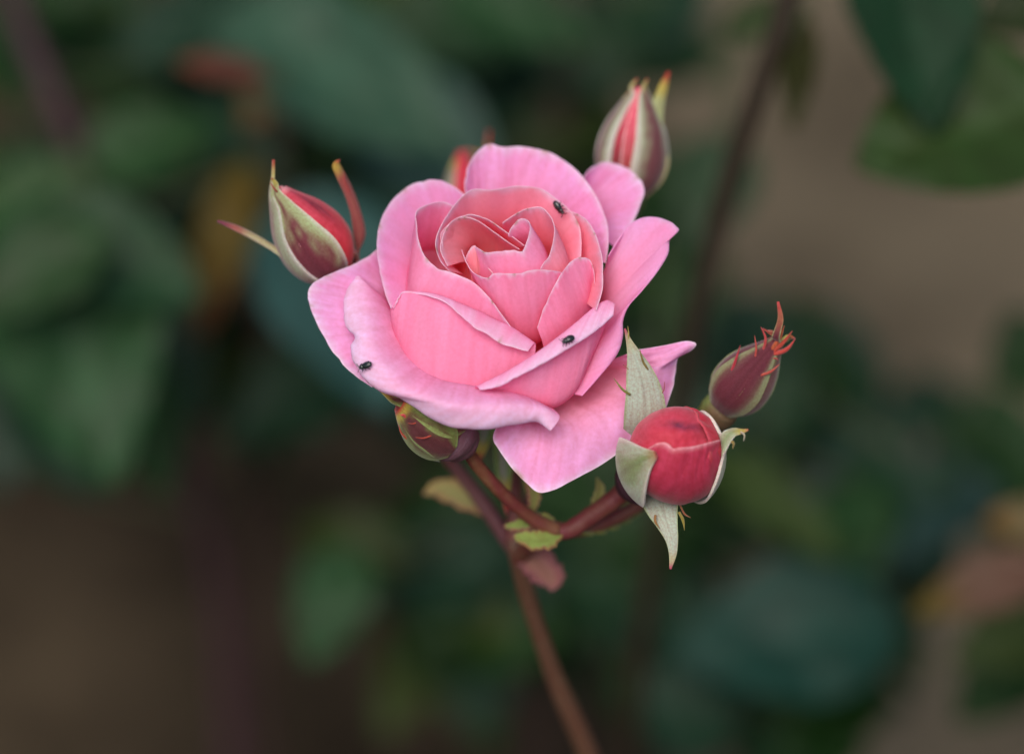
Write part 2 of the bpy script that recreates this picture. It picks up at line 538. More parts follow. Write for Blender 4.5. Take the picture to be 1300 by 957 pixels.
# big one standing at the back
petal("A", [
    [(606, 285, -60), (604, 276, -56), (606, 266, -54), (612, 258, -52), (622, 252, -50), (636, 250, -50), (652, 249, -50), (670, 250, -50), (687, 254, -50), (704, 264, -52), (718, 277, -54), (730, 295, -56), (736, 312, -58), (736, 330, -62)],
    [(592, 252, -24), (590, 232, -10), (594, 212, 0), (605, 194, 5), (621, 183, 8), (638, 187, 6), (660, 186, 5), (685, 190, 4), (707, 198, 2), (733, 218, -2), (753, 243, -6), (767, 272, -12), (773, 302, -20), (769, 334, -32)],
], tone=(0.6, 1.2), belly=[(0.4, 0.85)], wave=1.8)
# left back
petal("B", [
    [(540, 395, -75), (532, 385, -72), (525, 368, -68), (522, 350, -64), (524, 332, -60), (530, 315, -56), (540, 300, -54), (552, 289, -52), (566, 283, -52), (580, 282, -54), (592, 286, -56), (600, 292, -60)],
    [(505, 408, -62), (494, 386, -50), (485, 357, -38), (480, 328, -27), (479, 300, -18), (486, 274, -12), (500, 252, -8), (520, 236, -5), (545, 228, -3), (567, 232, -5), (589, 247, -14), (604, 264, -30)],
], tone=(0.6, 1.2), belly=[(0.4, 0.85)], wave=1.6)
# right flaring one, wraps to the front
petal("D", [
    [(766, 345, -58), (767, 347, -58), (768, 350, -58), (770, 354, -58), (772, 359, -58), (774, 366, -60), (775, 374, -62), (774, 384, -66), (772, 396, -70), (768, 408, -75), (762, 420, -80), (756, 432, -86), (750, 445, -92), (743, 460, -98), (736, 474, -104), (728, 486, -110), (720, 498, -116)],
    [(772, 326, -24), (784, 305, -12), (797, 287, -4), (812, 278, 0), (830, 276, 2), (849, 281, 1), (862, 291, 0), (850, 304, -7), (848, 322, -13), (835, 344, -22), (816, 368, -32), (799, 387, -42), (791, 406, -52), (790, 428, -64), (783, 450, -78), (764, 474, -93), (738, 502, -108)],
], tone=(0.45, 1.15), belly=[(0.4, 0.85)], wave=1.5, roll=(5, 7))
# front left, rolled outwards
petal("F", [
    [(470, 364, -60), (482, 374, -59), (490, 391, -60), (497, 408, -62), (504, 425, -63), (512, 442, -64), (522, 458, -65), (535, 470, -66), (550, 479, -66), (568, 486, -66), (590, 490, -67), (612, 493, -69), (635, 496, -73), (655, 500, -78), (675, 507, -85), (704, 521, -86)],
    [(458, 353, -50), (462, 362, -47), (466, 384, -46), (469, 408, -46), (474, 430, -48), (482, 453, -50), (494, 472, -52), (510, 487, -53), (530, 499, -54), (555, 508, -55), (585, 513, -56), (615, 515, -58), (645, 515, -61), (670, 515, -66), (691, 518, -73), (710, 530, -86)],
    [(452, 352, -55), (442, 367, -57), (437, 392, -59), (439, 414, -61), (449, 427, -60), (446, 441, -64), (450, 460, -68), (463, 481, -72), (484, 497, -75), (510, 506, -78), (541, 528, -84), (575, 541, -88), (612, 545, -90), (650, 540, -90), (682, 535, -91), (699, 546, -96)],
], wall=True, tone=(0.5, 1.1), belly=[(0.4, 0.8)], roll=(9, 16), edge=0.13, wave=2.4, jag=1.7, edge_pow=0.9, mixe=0.7)
# front right with the pale folded lip
petal("G", [
    [(604, 497, -80), (642, 503, -88), (676, 510, -97), (706, 512, -102), (731, 494, -98), (749, 458, -88), (764, 424, -78)],
    [(606, 491, -58), (640, 474, -47), (680, 449, -37), (720, 419, -29), (750, 394, -24), (768, 383, -21), (780, 386, -23)],
    [(609, 494, -59), (634, 490, -51), (664, 475, -43), (694, 459, -38), (724, 441, -33), (754, 422, -29), (778, 401, -27)],
], wall=True, tone=(0.2, 0.8), belly=[(0.4, 0.9)], edge=0.10, wave=1.2, roll=(3, 4), mixe=0.75)
# left front cup wall
petal("H", [
    [(497, 402, -52), (500, 420, -60), (508, 441, -66), (522, 462, -68), (545, 481, -70), (575, 490, -73), (606, 494, -76), (640, 484, -78), (676, 470, -80)],
    [(499, 391, -28), (505, 379, -20), (513, 370, -14), (537, 371, -11), (561, 376, -11), (585, 387, -13), (612, 401, -19), (645, 419, -30), (676, 438, -46)],
    [(500, 392, -29), (506, 381, -20), (513, 372, -14), (540, 375, -10), (567, 385, -9), (585, 401, -11), (606, 418, -18), (636, 436, -30), (670, 446, -46)],
], wall=True, tone=(0.2, 0.6), belly=[(0.4, 0.95)], edge=0.05, wave=1.2)
# cup: left wall that crosses the front
petal("I", [
    [(572, 310, -62), (556, 305, -58), (541, 308, -50), (525, 318, -42), (521, 335, -38), (519, 352, -38), (521, 368, -38), (532, 380, -37), (552, 389, -38), (578, 399, -41), (606, 409, -46), (630, 420, -52), (650, 432, -60)],
    [(579, 263, 8), (564, 257, 10), (548, 258, 13), (529, 268, 15), (529, 286, 12), (531, 304, 8), (539, 325, 3), (555, 339, 0), (576, 347, -1), (600, 358, -2), (618, 374, -8), (633, 394, -18), (650, 417, -32)],
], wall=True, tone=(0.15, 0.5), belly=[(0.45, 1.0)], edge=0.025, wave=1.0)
# right back wall
petal("K", [
    [(700, 300, -55), (708, 302, -55), (717, 308, -55), (727, 320, -55), (735, 335, -56), (740, 352, -58), (742, 368, -62), (740, 385, -66)],
    [(716, 268, 6), (729, 270, 8), (744, 279, 8), (756, 298, 5), (763, 321, 2), (766, 346, -3), (764, 370, -9), (757, 394, -17)],
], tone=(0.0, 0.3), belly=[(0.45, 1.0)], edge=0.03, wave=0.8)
# big back wall of the cup
petal("J", [
    [(590, 352, -52), (580, 345, -48), (574, 335, -44), (574, 322, -42), (580, 308, -40), (592, 296, -40), (606, 288, -40), (624, 284, -40), (645, 282, -40), (668, 284, -40), (686, 292, -42), (700, 304, -44), (708, 316, -46), (711, 330, -50), (710, 342, -56)],
    [(571, 345, -14), (559, 331, 2), (553, 312, 12), (557, 293, 17), (572, 267, 22), (586, 250, 24), (600, 241, 25), (625, 241, 25), (655, 236, 24), (686, 240, 20), (708, 254, 14), (726, 270, 8), (735, 287, 2), (738, 308, -5), (737, 331, -15)],
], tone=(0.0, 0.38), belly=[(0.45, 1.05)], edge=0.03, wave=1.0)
# inner left-back swirls
petal("Q2", [
    [(588, 330, -45), (588, 318, -42), (592, 308, -40), (602, 300, -40), (614, 297, -40), (626, 298, -40), (636, 304, -42), (644, 312, -44), (650, 320, -48)],
    [(562, 322, -2), (562, 300, 10), (574, 281, 17), (592, 273, 21), (606, 274, 22), (620, 279, 21), (636, 290, 18), (650, 300, 14), (666, 312, 8)],
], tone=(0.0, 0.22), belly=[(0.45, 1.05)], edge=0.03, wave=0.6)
petal("Q1", [
    [(592, 334, -42), (590, 322, -40), (594, 312, -38), (603, 304, -38), (613, 302, -38), (623, 304, -38), (632, 309, -40), (640, 317, -42), (646, 325, -46)],
    [(568, 338, -8), (559, 316, 5), (561, 294, 12), (575, 281, 16), (590, 276, 18), (606, 280, 18), (625, 293, 15), (643, 306, 10), (660, 317, 4)],
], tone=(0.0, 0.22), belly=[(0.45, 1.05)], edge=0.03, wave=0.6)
# right inner one, inner face at the back and outer face to the right
petal("P", [
    [(640, 305, -40), (655, 302, -38), (678, 302, -35), (698, 306, -30), (712, 315, -24), (720, 326, -20), (722, 338, -18), (716, 350, -20), (703, 360, -25)],
    [(638, 283, 14), (651, 274, 20), (669, 265, 24), (686, 263, 25), (695, 270, 25), (701, 279, 24), (704, 294, 22), (699, 318, 16), (686, 341, 10)],
], tone=(0.0, 0.38), belly=[(0.45, 1.0)], edge=0.03, wave=0.6)
# right front wall
petal("L", [
    [(690, 440, -72), (703, 428, -62), (716, 416, -54), (728, 404, -48), (739, 390, -44), (747, 378, -42), (752, 370, -44), (754, 370, -48), (754, 376, -54)],
    [(682, 416, -46), (690, 392, -25), (700, 370, -9), (710, 352, 3), (721, 336, 6), (732, 328, 6), (746, 328, 1), (753, 340, -9), (755, 360, -24)],
], wall=True, tone=(0.0, 0.42), belly=[(0.45, 1.0)], edge=0.018, wave=0.8)
# centre front
petal("M", [
    [(604, 364, -34), (610, 372, -32), (616, 380, -32), (626, 388, -32), (638, 396, -34), (656, 404, -37), (680, 400, -37), (700, 386, -34), (714, 372, -30)],
    [(586, 317, 6), (592, 333, 4), (601, 346, 3), (618, 353, 9), (628, 347, 15), (650, 347, 18), (675, 343, 17), (699, 343, 11), (714, 346, 1)],
], wall=True, tone=(0.1, 0.45), belly=[(0.45, 1.0)], edge=0.018, wave=0.6)
# heart
petal("O", [
    [(598, 350, -30), (602, 350, -30), (607, 351, -30), (612, 354, -30), (618, 357, -30), (624, 359, -30)],
    [(590, 330, -6), (596, 317, 4), (603, 312, 7), (607, 321, 6), (615, 334, 3), (626, 347, -4)],
], tone=(0.0, 0.15), belly=[(0.5, 1.1)], edge=0.03, wave=0.3, nu=32, nv=32)
petal("N", [
    [(610, 338, -6), (616, 342, -6), (624, 346, -6), (638, 351, -6), (654, 354, -5), (674, 352, -3), (688, 342, 0), (694, 329, 2), (691, 315, 2), (682, 304, 2), (670, 302, 0), (660, 306, -5)],
    [(603, 313, 12), (610, 317, 17), (618, 321, 21), (635, 318, 25), (650, 317, 26), (663, 319, 25), (669, 305, 29), (673, 289, 32), (670, 280, 33), (660, 278, 32), (650, 288, 26), (645, 300, 18)],
], wall=True, tone=(0.15, 0.5), belly=[(0.5, 1.15)], edge=0.03, wave=0.4, nu=56, nv=40)

# ------------------------------------------------------------------ calyx of the bloom
GREEN = np.array([0.13, 0.20, 0.05]); MAROON = np.array([0.13, 0.022, 0.035]); PALE = np.array([0.55, 0.50, 0.44])
DOWN = np.array([0.40, 0.42, 0.34]); REDT = np.array([0.36, 0.035, 0.03]); YEL = np.array([0.42, 0.33, 0.05])

def blade(rows, nrm, colfun, cup=0.25, nv=40, k=11, thick=0.0005, teeth=0.0):
    """free leafy blade: rows [(x, y, nearness, half width)], nrm: facing direction in photo space"""
    rows = np.asarray(rows, float)
    C = resample(rows, nv)
    c, hw = C[:, :3], np.maximum(C[:, 3], 0.3)
    t = np.gradient(c, axis=0); t /= np.linalg.norm(t, axis=1, keepdims=True)
    nrm = np.asarray(nrm, float); nrm = nrm / np.linalg.norm(nrm)
    L = np.cross(t, nrm); L /= np.maximum(np.linalg.norm(L, axis=1, keepdims=True), 1e-6)
    N = np.cross(L, t)
    s = np.linspace(-1, 1, k)
    if teeth:
        vv0 = np.linspace(0, 1, nv)
        sw = np.where(s[None] > 0, wob(int(c[0, 0]), vv0 * 31)[:, None], wob(int(c[0, 1]), vv0 * 37)[:, None])
        hwt = hw[:, None] * (1 + teeth * sw * np.abs(s[None]))
    else:
        hwt = hw[:, None] * np.ones((1, k))
    Q = c[:, None] + L[:, None] * (hwt * s)[..., None] + N[:, None] * (cup * hw[:, None] * (s ** 2))[..., None] * np.sign((N @ nrm))[:, None, None]
    ss, vv = np.meshgrid(s, np.linspace(0, 1, nv))
    return sheet(W(Q), thick, colfun(ss, vv))

def c_sepal(inner=MAROON, mid=GREEN, rim=PALE, tip=REDT, tip2=YEL, tip_from=0.82, rim_w=0.2, mid_w=0.55, seed=1, vs=0.25):
    def f(s, v):
        a = np.abs(s)
        c = mixc(inner, mid, smooth(mid_w - 0.35, mid_w + 0.25, a + 0.22 * wob(seed, s * 4, v * 7) + 0.10 * wob(seed + 40, s * 15, v * 26) + 0.10 * s + vs * (v - 0.4)))
        c = c * (1 - 0.16 * np.exp(-(s / 0.05) ** 2) - 0.08 * np.exp(-((a - 0.42 + 0.2 * v) / 0.04) ** 2))[..., None]
        c = mixc(c, rim, 0.8 * smooth(1 - rim_w, 1 - 0.25 * rim_w, a))
        c = mixc(c, tip2, smooth(tip_from - 0.12, tip_from, v) * 0.8)
        return mixc(c, tip, smooth(tip_from, min(tip_from + 0.12, 1.0), v))
    return f

for i, (rows) in enumerate([
        [(640, 470, -150, 10), (622, 520, -165, 14), (612, 560, -170, 10), (606, 590, -178, 1)],
        [(646, 470, -150, 10), (640, 540, -150, 13), (640, 600, -165, 10), (643, 652, -185, 1)],
        [(654, 470, -150, 10), (664, 545, -165, 12), (672, 600, -185, 9), (676, 648, -205, 1)],
        [(660, 462, -165, 10), (700, 480, -205, 14), (735, 505, -235, 9), (760, 525, -255, 1)],
        [(636, 460, -165, 10), (600, 480, -205, 14), (570, 505, -235, 9), (545, 525, -255, 1)]]):
    part("sepal", blade(rows, (0.1 * (i - 2), 0.3, 1), c_sepal(inner=DOWN * 0.6, mid=GREEN, rim=GREEN * 1.4, seed=i)), M_SEPAL, bloom)

# ------------------------------------------------------------------ buds
class Bud:
    def __init__(self, q0, q1, prof, label, hip, hip_r, hip_col=(0.10, 0.14, 0.05), hip_colfun=None):
        self.q0, self.q1 = np.asarray(q0, float), np.asarray(q1, float)
        self.a = self.q1 - self.q0
        an = self.a / np.linalg.norm(self.a)
        z = np.array([0, 0, 1.0])
        if abs(an[2]) > 0.975:
            z = np.array([0, -1.0, 0])
        e1 = z - an * np.dot(z, an); self.e1 = e1 / np.linalg.norm(e1)
        self.e2 = np.cross(self.e1, an)
        self.pt, self.pr = np.array(prof, float).T
        self.root = part("bud", tube(hip, hip_r, hip_col, 18, 26, hip_colfun), M_STEM, rose, label)

    def r(self, t):
        x = np.linspace(0, 1, 60)
        y = np.interp(x, self.pt, self.pr)
        y = np.convolve(np.pad(y, 4, mode='edge'), np.ones(9) / 9, 'valid')
        y[0] = self.pr[0]; y[-1] = self.pr[-1]
        return np.interp(t, x, y)

    def rad(self, phi):
        phi = np.asarray(phi, float)[..., None]
        return np.cos(phi) * self.e1 + np.sin(phi) * self.e2

    def S(self, phi, t, off=0.0):
        t = np.asarray(t, float)
        return self.q0 + self.a * t[..., None] + self.rad(phi) * (self.r(t) + off)[..., None]

    def on(self, x, y, off=3.0):
        """nearness of the bud's surface at a photo position, on the side that faces the lens"""
        ph, t = np.meshgrid(np.radians(np.linspace(-180, 180, 121)), np.linspace(0.02, 1, 80))
        Q = self.S(ph, t, off)
        d = np.hypot(Q[..., 0] - x, Q[..., 1] - y)
        d = d - 0.02 * Q[..., 2]
        return Q[..., 2].ravel()[np.argmin(d.ravel())]

    def petal(self, c, hw, off, cols, t0=0.0, t1=1.0, lip=1.5, twist=0.0, seed=0, smear=None, narrow=0.0, edge0=0.9):
        """overlapping petal of the bud; c, hw in degrees"""
        nu, nv = 40, 36
        s, v = np.meshgrid(np.linspace(-1, 1, nu), np.linspace(0, 1, nv))
        t = t0 + (t1 - t0) * v
        w = hw * (1 - narrow * smooth(0.4, 1.0, v))
        phi = np.radians(c + s * w + twist * v)
        o = off + lip * (smooth(0.8, 1.0, np.abs(s)) + 0.6 * smooth(0.9, 1.0, v) * (t1 < 0.99)) + 0.8 * wob(seed, s * 3, v * 7)
        Q = self.S(phi, t, o)
        col = mixc(cols[0], cols[1], smooth(0.15, 0.95, v + 0.1 * wob(seed + 1, s * 4, v * 5)))
        e = np.maximum(smooth(edge0, 1.0, np.abs(s)), smooth(0.93, 1.0, v) * (t1 < 0.99))
        col = mixc(col, cols[2], 0.7 * e)
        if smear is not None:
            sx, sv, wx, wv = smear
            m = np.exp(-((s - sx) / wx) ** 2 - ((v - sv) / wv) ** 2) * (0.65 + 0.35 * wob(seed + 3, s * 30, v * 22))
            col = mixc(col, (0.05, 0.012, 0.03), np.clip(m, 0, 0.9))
        part("petal", sheet(W(Q), 0.0005, col), M_BUD, self.root)

    def sepal(self, c, hug, free=(), colfun=None, lobes=(), lift=2.5, nrm=None, cup=0.2, label=None, nv=40, snap=False):
        """hug rows [(t, half width px, lift px)], free rows [(x, y, nearness, half width)], lobes: thin side teeth"""
        k = 13
        s = np.linspace(-1, 1, k)
        rows = []
        ph = math.radians(c)
        for t, hw, lf in hug:
            rr = max(float(self.r(t)), 6.0)
            rows.append(self.S(ph + s * hw / rr, np.full(k, t), lift + lf + 0.05 * hw * s ** 2))
        base_n = self.rad(ph)
        if len(free):
            fr = np.asarray(free, float)
            cen = fr[:, :3]
            prev = rows[-1][k // 2] if rows else 2 * cen[0] - cen[1]
            t = np.gradient(np.concatenate([[prev], cen]), axis=0)[1:]
            t /= np.linalg.norm(t, axis=1, keepdims=True)
            N = np.asarray(nrm, float) if nrm is not None else base_n
            N = N / np.linalg.norm(N)
            L = np.cross(t, N); L /= np.maximum(np.linalg.norm(L, axis=1, keepdims=True), 1e-6)
            if rows:
                ref = rows[-1][-1] - rows[-1][0]
                for i in range(len(L)):
                    if np.dot(L[i], ref) < 0:
                        L[i] = -L[i]
            else:
                for i in range(1, len(L)):
                    if np.dot(L[i], L[i - 1]) < 0:
                        L[i] = -L[i]
            for i in range(len(fr)):
                rows.append(cen[i] + np.outer(s * fr[i, 3], L[i]) - np.outer(cup * fr[i, 3] * s ** 2, N))
        Q, v = loft(np.stack(rows), nv)
        ss, vv = np.meshgrid(s, v)
        pieces = [sheet(W(Q), 0.00055, (colfun or c_sepal())(ss, vv))]
        for lb in lobes:
            pts, w, col = lb
            if snap:
                z0 = self.on(pts[0][0], pts[0][1], lift)
                pts = [(p[0], p[1], z0 - 1 + 4.0 * i) for i, p in enumerate(pts)]
            rr = [w * 0.75, w * 0.7, 0.3]
            pieces.append(tube(pts, rr, col, 6, 12))
        part("sepal", merge(pieces), M_SEPAL, self.root, label)

RED = ((0.30, 0.020, 0.040), (0.62, 0.075, 0.12), (0.75, 0.30, 0.34))
EGG = lambda R: [(0, R * .35), (0.06, R * .62), (0.18, R * .9), (0.32, R), (0.48, R * .97), (0.65, R * .78), (0.8, R * .5), (0.92, R * .22), (1, R * .05)]

# left bud, half open on its upper side
b = Bud((430, 348, -98), (350, 239, -62), EGG(41), "tapering bud with long curling sepals to either side, rosy petals showing along one flank",
        [(455, 392, -135), (446, 374, -118), (437, 358, -104), (428, 347, -97)], [7, 12, 16, 12])
b.petal(150, 120, 0, RED, lip=1.0, seed=1)
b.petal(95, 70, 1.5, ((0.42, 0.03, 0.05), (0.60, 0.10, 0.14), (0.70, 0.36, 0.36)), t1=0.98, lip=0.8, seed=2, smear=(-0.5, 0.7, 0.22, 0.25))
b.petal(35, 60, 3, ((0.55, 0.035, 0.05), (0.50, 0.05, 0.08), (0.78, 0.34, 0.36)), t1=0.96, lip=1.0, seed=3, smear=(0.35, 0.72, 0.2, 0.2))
b.sepal(180, [(0, 14, 0), (0.2, 34, 0), (0.5, 30, 0), (0.8, 14, 0), (1, 3, 0)])
b.sepal(-86, [(0.0, 13, 0), (0.15, 27, 0), (0.35, 31, 0), (0.6, 25, 0), (0.85, 15, 0), (1, 5, 0)], [(346, 224, -60, 4), (347, 203, -58, 0.8)],
        c_sepal(inner=np.array([.22, .09, .09]), mid=np.array([.30, .31, .20]), rim=np.array([.62, .56, .52]), seed=3, tip_from=0.9, vs=1.1), lift=6.5)
b.sepal(-22, [(0.0, 14, 0), (0.15, 30, 0), (0.35, 36, 0), (0.6, 27, 0), (0.85, 11, 1), (0.99, 4, 2)], [(350, 232, -52, 2.5), (345, 226, -50, 0.8)],
        c_sepal(inner=MAROON * 1.15, mid=np.array([.30, .33, .16]), rim=np.array([.62, .56, .50]), seed=4, tip_from=0.97, vs=1.3, mid_w=0.6), lift=4.5,
        lobes=[([(352, 244, -50), (347, 238, -46), (343, 232, -45)], 1.6, REDT)])
b.sepal(95, [(0.0, 12, 1), (0.1, 16, 3)], [(450, 336, -108, 10), (457, 300, -112, 6.5), (452, 268, -106, 6), (442, 240, -100, 5.5), (432, 220, -96, 5), (427, 207, -92, 3.5), (431, 203, -90, 0.8)],
        c_sepal(inner=np.array([.26, .07, .06]), mid=np.array([.24, .05, .05]), rim=np.array([.3, .1, .07]), tip2=YEL, tip=REDT, tip_from=0.93), nrm=(0.3, -0.3, 1), cup=0.6,
        lobes=[([(444, 246, -98), (437, 230, -94), (437, 218, -92)], 1.6, REDT)])
b.sepal(-100, [(0.0, 10, 1), (0.06, 11, 4)], [(404, 349, -78, 6), (376, 334, -74, 5.5), (350, 316, -76, 5), (322, 299, -80, 5.5), (299, 288, -80, 5), (276, 281, -80, 0.8)],
        c_sepal(inner=np.array([.36, .28, .14]), mid=np.array([.36, .34, .2]), rim=np.array([.40, .30, .2]), tip2=np.array([.3, .04, .05]), tip=np.array([.16, .02, .05]), tip_from=0.85), nrm=(0.2, -0.9, 0.6), cup=0.5)

# upper right bud, upright
b = Bud((796, 248, -250), (812, 112, -205), EGG(40), "upright closed bud with a narrow red gap between its sepals, rising beside the open bloom",
        [(797, 290, -300), (800, 270, -277), (804, 254, -259), (806, 244, -249)], [7, 12, 16, 12])
b.petal(180, 120, 0, RED, seed=11)
b.petal(-40, 70, 1.0, ((0.16, 0.025, 0.025), (0.55, 0.06, 0.10), (0.8, 0.4, 0.42)), seed=12)
b.petal(42, 55, 2.6, ((0.30, 0.045, 0.04), (0.66, 0.10, 0.15), (0.82, 0.5, 0.5)), seed=13, lip=1.4, twist=-12)
for c, sd in ((-84, 1), (50, 2), (140, 3), (-150, 4)):
    b.sepal(c, [(0, 13, 0), (0.15, 28, 0), (0.35, 34, 0), (0.6, 27, 0), (0.82, 15, 0), (0.97, 5, 1)],
            [] if abs(c) > 100 else ([(800, 112, -202, 4), (809, 100, -200, 0.8)] if c < 0 else [(818, 110, -200, 3), (822, 100, -200, 0.7)]),
            c_sepal(inner=np.array([.17, .05, .06]), mid=np.array([.30, .32, .20]), rim=np.array([.66, .62, .56]), rim_w=0.3, seed=20 + sd, tip_from=0.95), lift=4.0)
b.sepal(92, [(0.02, 9, 3), (0.2, 10, 4), (0.4, 10, 4)], [(834, 172, -215, 9), (833, 150, -213, 8.5), (837, 128, -211, 6.5), (843, 108, -209, 4.5), (849, 91, -207, 0.8)],
        c_sepal(inner=np.array([.34, .36, .17]), mid=np.array([.34, .38, .18]), rim=np.array([.42, .36, .2]), tip_from=0.86), nrm=(0.2, 0, 1), cup=0.4)

# rosy bud opening towards the lens
b = Bud((834, 596, -50), (874, 562, 80), [(0, 28), (0.08, 43), (0.2, 53), (0.35, 57), (0.5, 57), (0.65, 53), (0.78, 45), (0.88, 35), (0.95, 23), (1, 2)],
        "plump rosy red bud with spread grey sepals, its petals starting to part",
        [(793, 622, -110), (801, 616, -90), (812, 609, -66), (824, 602, -48)], [10, 22, 34, 30], (0.045, 0.018, 0.028))
REDB = ((0.50, 0.05, 0.09), (0.55, 0.040, 0.085), (0.85, 0.42, 0.44))
B3C, B3R = np.array([858.0, 576.0, 14.0]), 59.0
B3B = np.array([834.0, 598.0, -50.0]) - B3C; B3B /= np.linalg.norm(B3B)
def ball_petal(curves, off, cols, seed, lip=1.6, edge0=0.94, smear=None, crease=()):
    """petal of the ball-shaped bud: curves of photo positions on its front, from the outside towards the free edge"""
    nu, nv = 56, 44
    def on_ball(p):
        d = (np.asarray(p, float) - B3C[:2]) / B3R
        rho = np.hypot(d[:, 0], d[:, 1])
        d = d / np.maximum(rho, 0.985)[:, None] * 0.985 if rho.max() > 0.985 and rho.min() > 0.985 else d / np.maximum(1, rho / 0.985)[:, None]
        return np.concatenate([d, np.sqrt(np.maximum(1 - (d ** 2).sum(1), 0))[:, None]], 1)
    cs = [resample(on_ball(c), nu) for c in curves]
    base = B3B + 0.25 * cs[0]
    P, v = loft(np.stack([base] + cs), nv)
    P /= np.linalg.norm(P, axis=-1, keepdims=True)
    uu, vv = np.meshgrid(np.linspace(0, 1, nu), v)
    rad = B3R + off + lip * smooth(0.86, 1.0, vv) + 2.0 * wob(seed, uu * 6, vv * 5) + 0.5 * wob(seed + 2, uu * 25, vv * 7)
    Q = B3C + P * rad[..., None]
    for (x0, y0, x1, y1, depth, w) in crease:                       # shallow folds along a line
        ax, ay = x1 - x0, y1 - y0
        L2 = ax * ax + ay * ay
        t = np.clip(((Q[..., 0] - x0) * ax + (Q[..., 1] - y0) * ay) / L2, 0, 1)
        dd = np.hypot(Q[..., 0] - x0 - t * ax, Q[..., 1] - y0 - t * ay)
        Q = Q - P * (depth * np.exp(-(dd / w) ** 2))[..., None]
    col = mixc(cols[0], cols[1], smooth(0.2, 0.95, vv + 0.14 * wob(seed + 1, uu * 9, vv * 5)))
    col = mixc(col, cols[2], 0.75 * smooth(edge0, 1.0, vv))
    if smear is not None:
        x0, y0, wx, wy, sl = smear
        dx, dy = Q[..., 0] - x0, Q[..., 1] - y0 - sl * (Q[..., 0] - x0)
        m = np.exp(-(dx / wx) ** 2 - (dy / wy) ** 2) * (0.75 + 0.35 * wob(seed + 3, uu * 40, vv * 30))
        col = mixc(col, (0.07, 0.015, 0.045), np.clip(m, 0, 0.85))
    part("petal", sheet(W(Q), 0.0004, col), M_BUD, b.root)
ball_petal([[(806, 612), (800, 580), (806, 550), (830, 525), (858, 519), (888, 524), (910, 548), (916, 578), (908, 606)],
            [(815, 606), (812, 580), (818, 560), (838, 545), (860, 542), (882, 545), (898, 558), (903, 578), (898, 600)],
            [(832, 606), (830, 598), (836, 592), (846, 590), (858, 590), (870, 590), (880, 592), (886, 598), (884, 606)]],
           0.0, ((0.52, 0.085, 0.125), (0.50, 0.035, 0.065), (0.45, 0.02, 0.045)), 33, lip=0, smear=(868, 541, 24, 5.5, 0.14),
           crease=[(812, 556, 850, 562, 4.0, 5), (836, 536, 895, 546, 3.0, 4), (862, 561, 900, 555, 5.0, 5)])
ball_petal([[(876, 519), (896, 530), (910, 548), (917, 572), (914, 596)], [(878, 521), (891, 536), (901, 552), (905, 572), (902, 592)], [(880, 524), (886, 538), (894, 552), (898, 566), (896, 580)]],
           2.5, ((0.48, 0.05, 0.08), (0.50, 0.02, 0.045), (0.62, 0.10, 0.14)), 36, lip=1.6)
ball_petal([[(806, 596), (802, 612), (820, 630), (850, 636), (880, 632), (904, 614), (914, 588)],
            [(818, 584), (824, 596), (838, 606), (856, 608), (876, 604), (895, 592), (908, 574)],
            [(828, 570), (838, 564), (848, 564), (855, 570), (862, 569), (880, 567), (908, 560)]],
           4.0, ((0.30, 0.018, 0.045), (0.42, 0.03, 0.07), (0.80, 0.40, 0.44)), 38, lip=2.6, edge0=0.965)
dn = lambda sd: c_sepal(inner=DOWN, mid=DOWN * 0.95, rim=np.array([.30, .36, .16]), tip=np.array([.36, .05, .10]), tip2=np.array([.40, .36, .2]), rim_w=0.12, seed=sd, tip_from=0.9)
b.sepal(280, [(0.0, 14, 0)], [(812, 560, -28, 20), (816, 540, -5, 24), (819, 520, 8, 26), (817, 495, 16, 22.5), (811, 470, 20, 16), (804, 448, 21, 8), (798, 432, 22, 3.2), (793, 417, 22, 0.7)],
        dn(41), nrm=(0.1, 0.1, 1), cup=0.12,
        lobes=[([(800, 501, 18), (790, 494, 24), (779, 480, 28)], 2.2, (0.20, 0.20, 0.04)), ([(823, 470, 18), (816, 458, 24), (812, 442, 28)], 2.2, (0.22, 0.16, 0.05)),
               ([(797, 434, 22), (798, 424, 24), (797, 414, 24)], 1.4, (0.30, 0.25, 0.06)), ([(840, 500, 10), (843, 494, 14), (844, 484, 16)], 0.9, (0.3, 0.06, 0.05)),
               ([(801, 472, 20), (796, 467, 22), (791, 463, 23)], 0.9, (0.3, 0.08, 0.06))])
b.sepal(45, [], [(836, 616, -30, 22), (839, 634, -12, 25), (842, 650, 0, 19), (848, 668, 8, 12.5), (853, 686, 12, 7.5), (854, 703, 13, 4.5), (851, 722, 13, 0.8)],
        dn(42), nrm=(0, 0.1, 1), cup=0.15,
        lobes=[([(832, 654, 6), (832, 662, 10), (838, 671, 12)], 2.6, (0.28, 0.14, 0.05)), ([(862, 650, 6), (867, 660, 10), (869, 673, 12)], 2.8, (0.25, 0.2, 0.04)),
               ([(863, 640, 4), (869, 652, 8), (877, 657, 9)], 1.8, (0.28, 0.1, 0.05))])
cup_c = lambda sd: c_sepal(inner=np.array([.24, .27, .14]), mid=np.array([.34, .37, .25]), rim=np.array([.70, .60, .55]), rim_w=0.16, seed=sd, tip_from=0.95, tip=np.array([.35, .1, .06]))
b.sepal(338, [(0.0, 22, 0), (0.15, 38, 0), (0.32, 42, 0), (0.5, 36, 0), (0.68, 24, 0), (0.8, 13, 1), (0.9, 3, 2)], [],
        c_sepal(inner=np.array([.20, .24, .10]), mid=np.array([.36, .38, .27]), rim=np.array([.70, .60, .55]), rim_w=0.14, seed=43, tip_from=0.97, tip2=np.array([.3, .2, .1]), tip=np.array([.35, .08, .05])), lift=9.0)
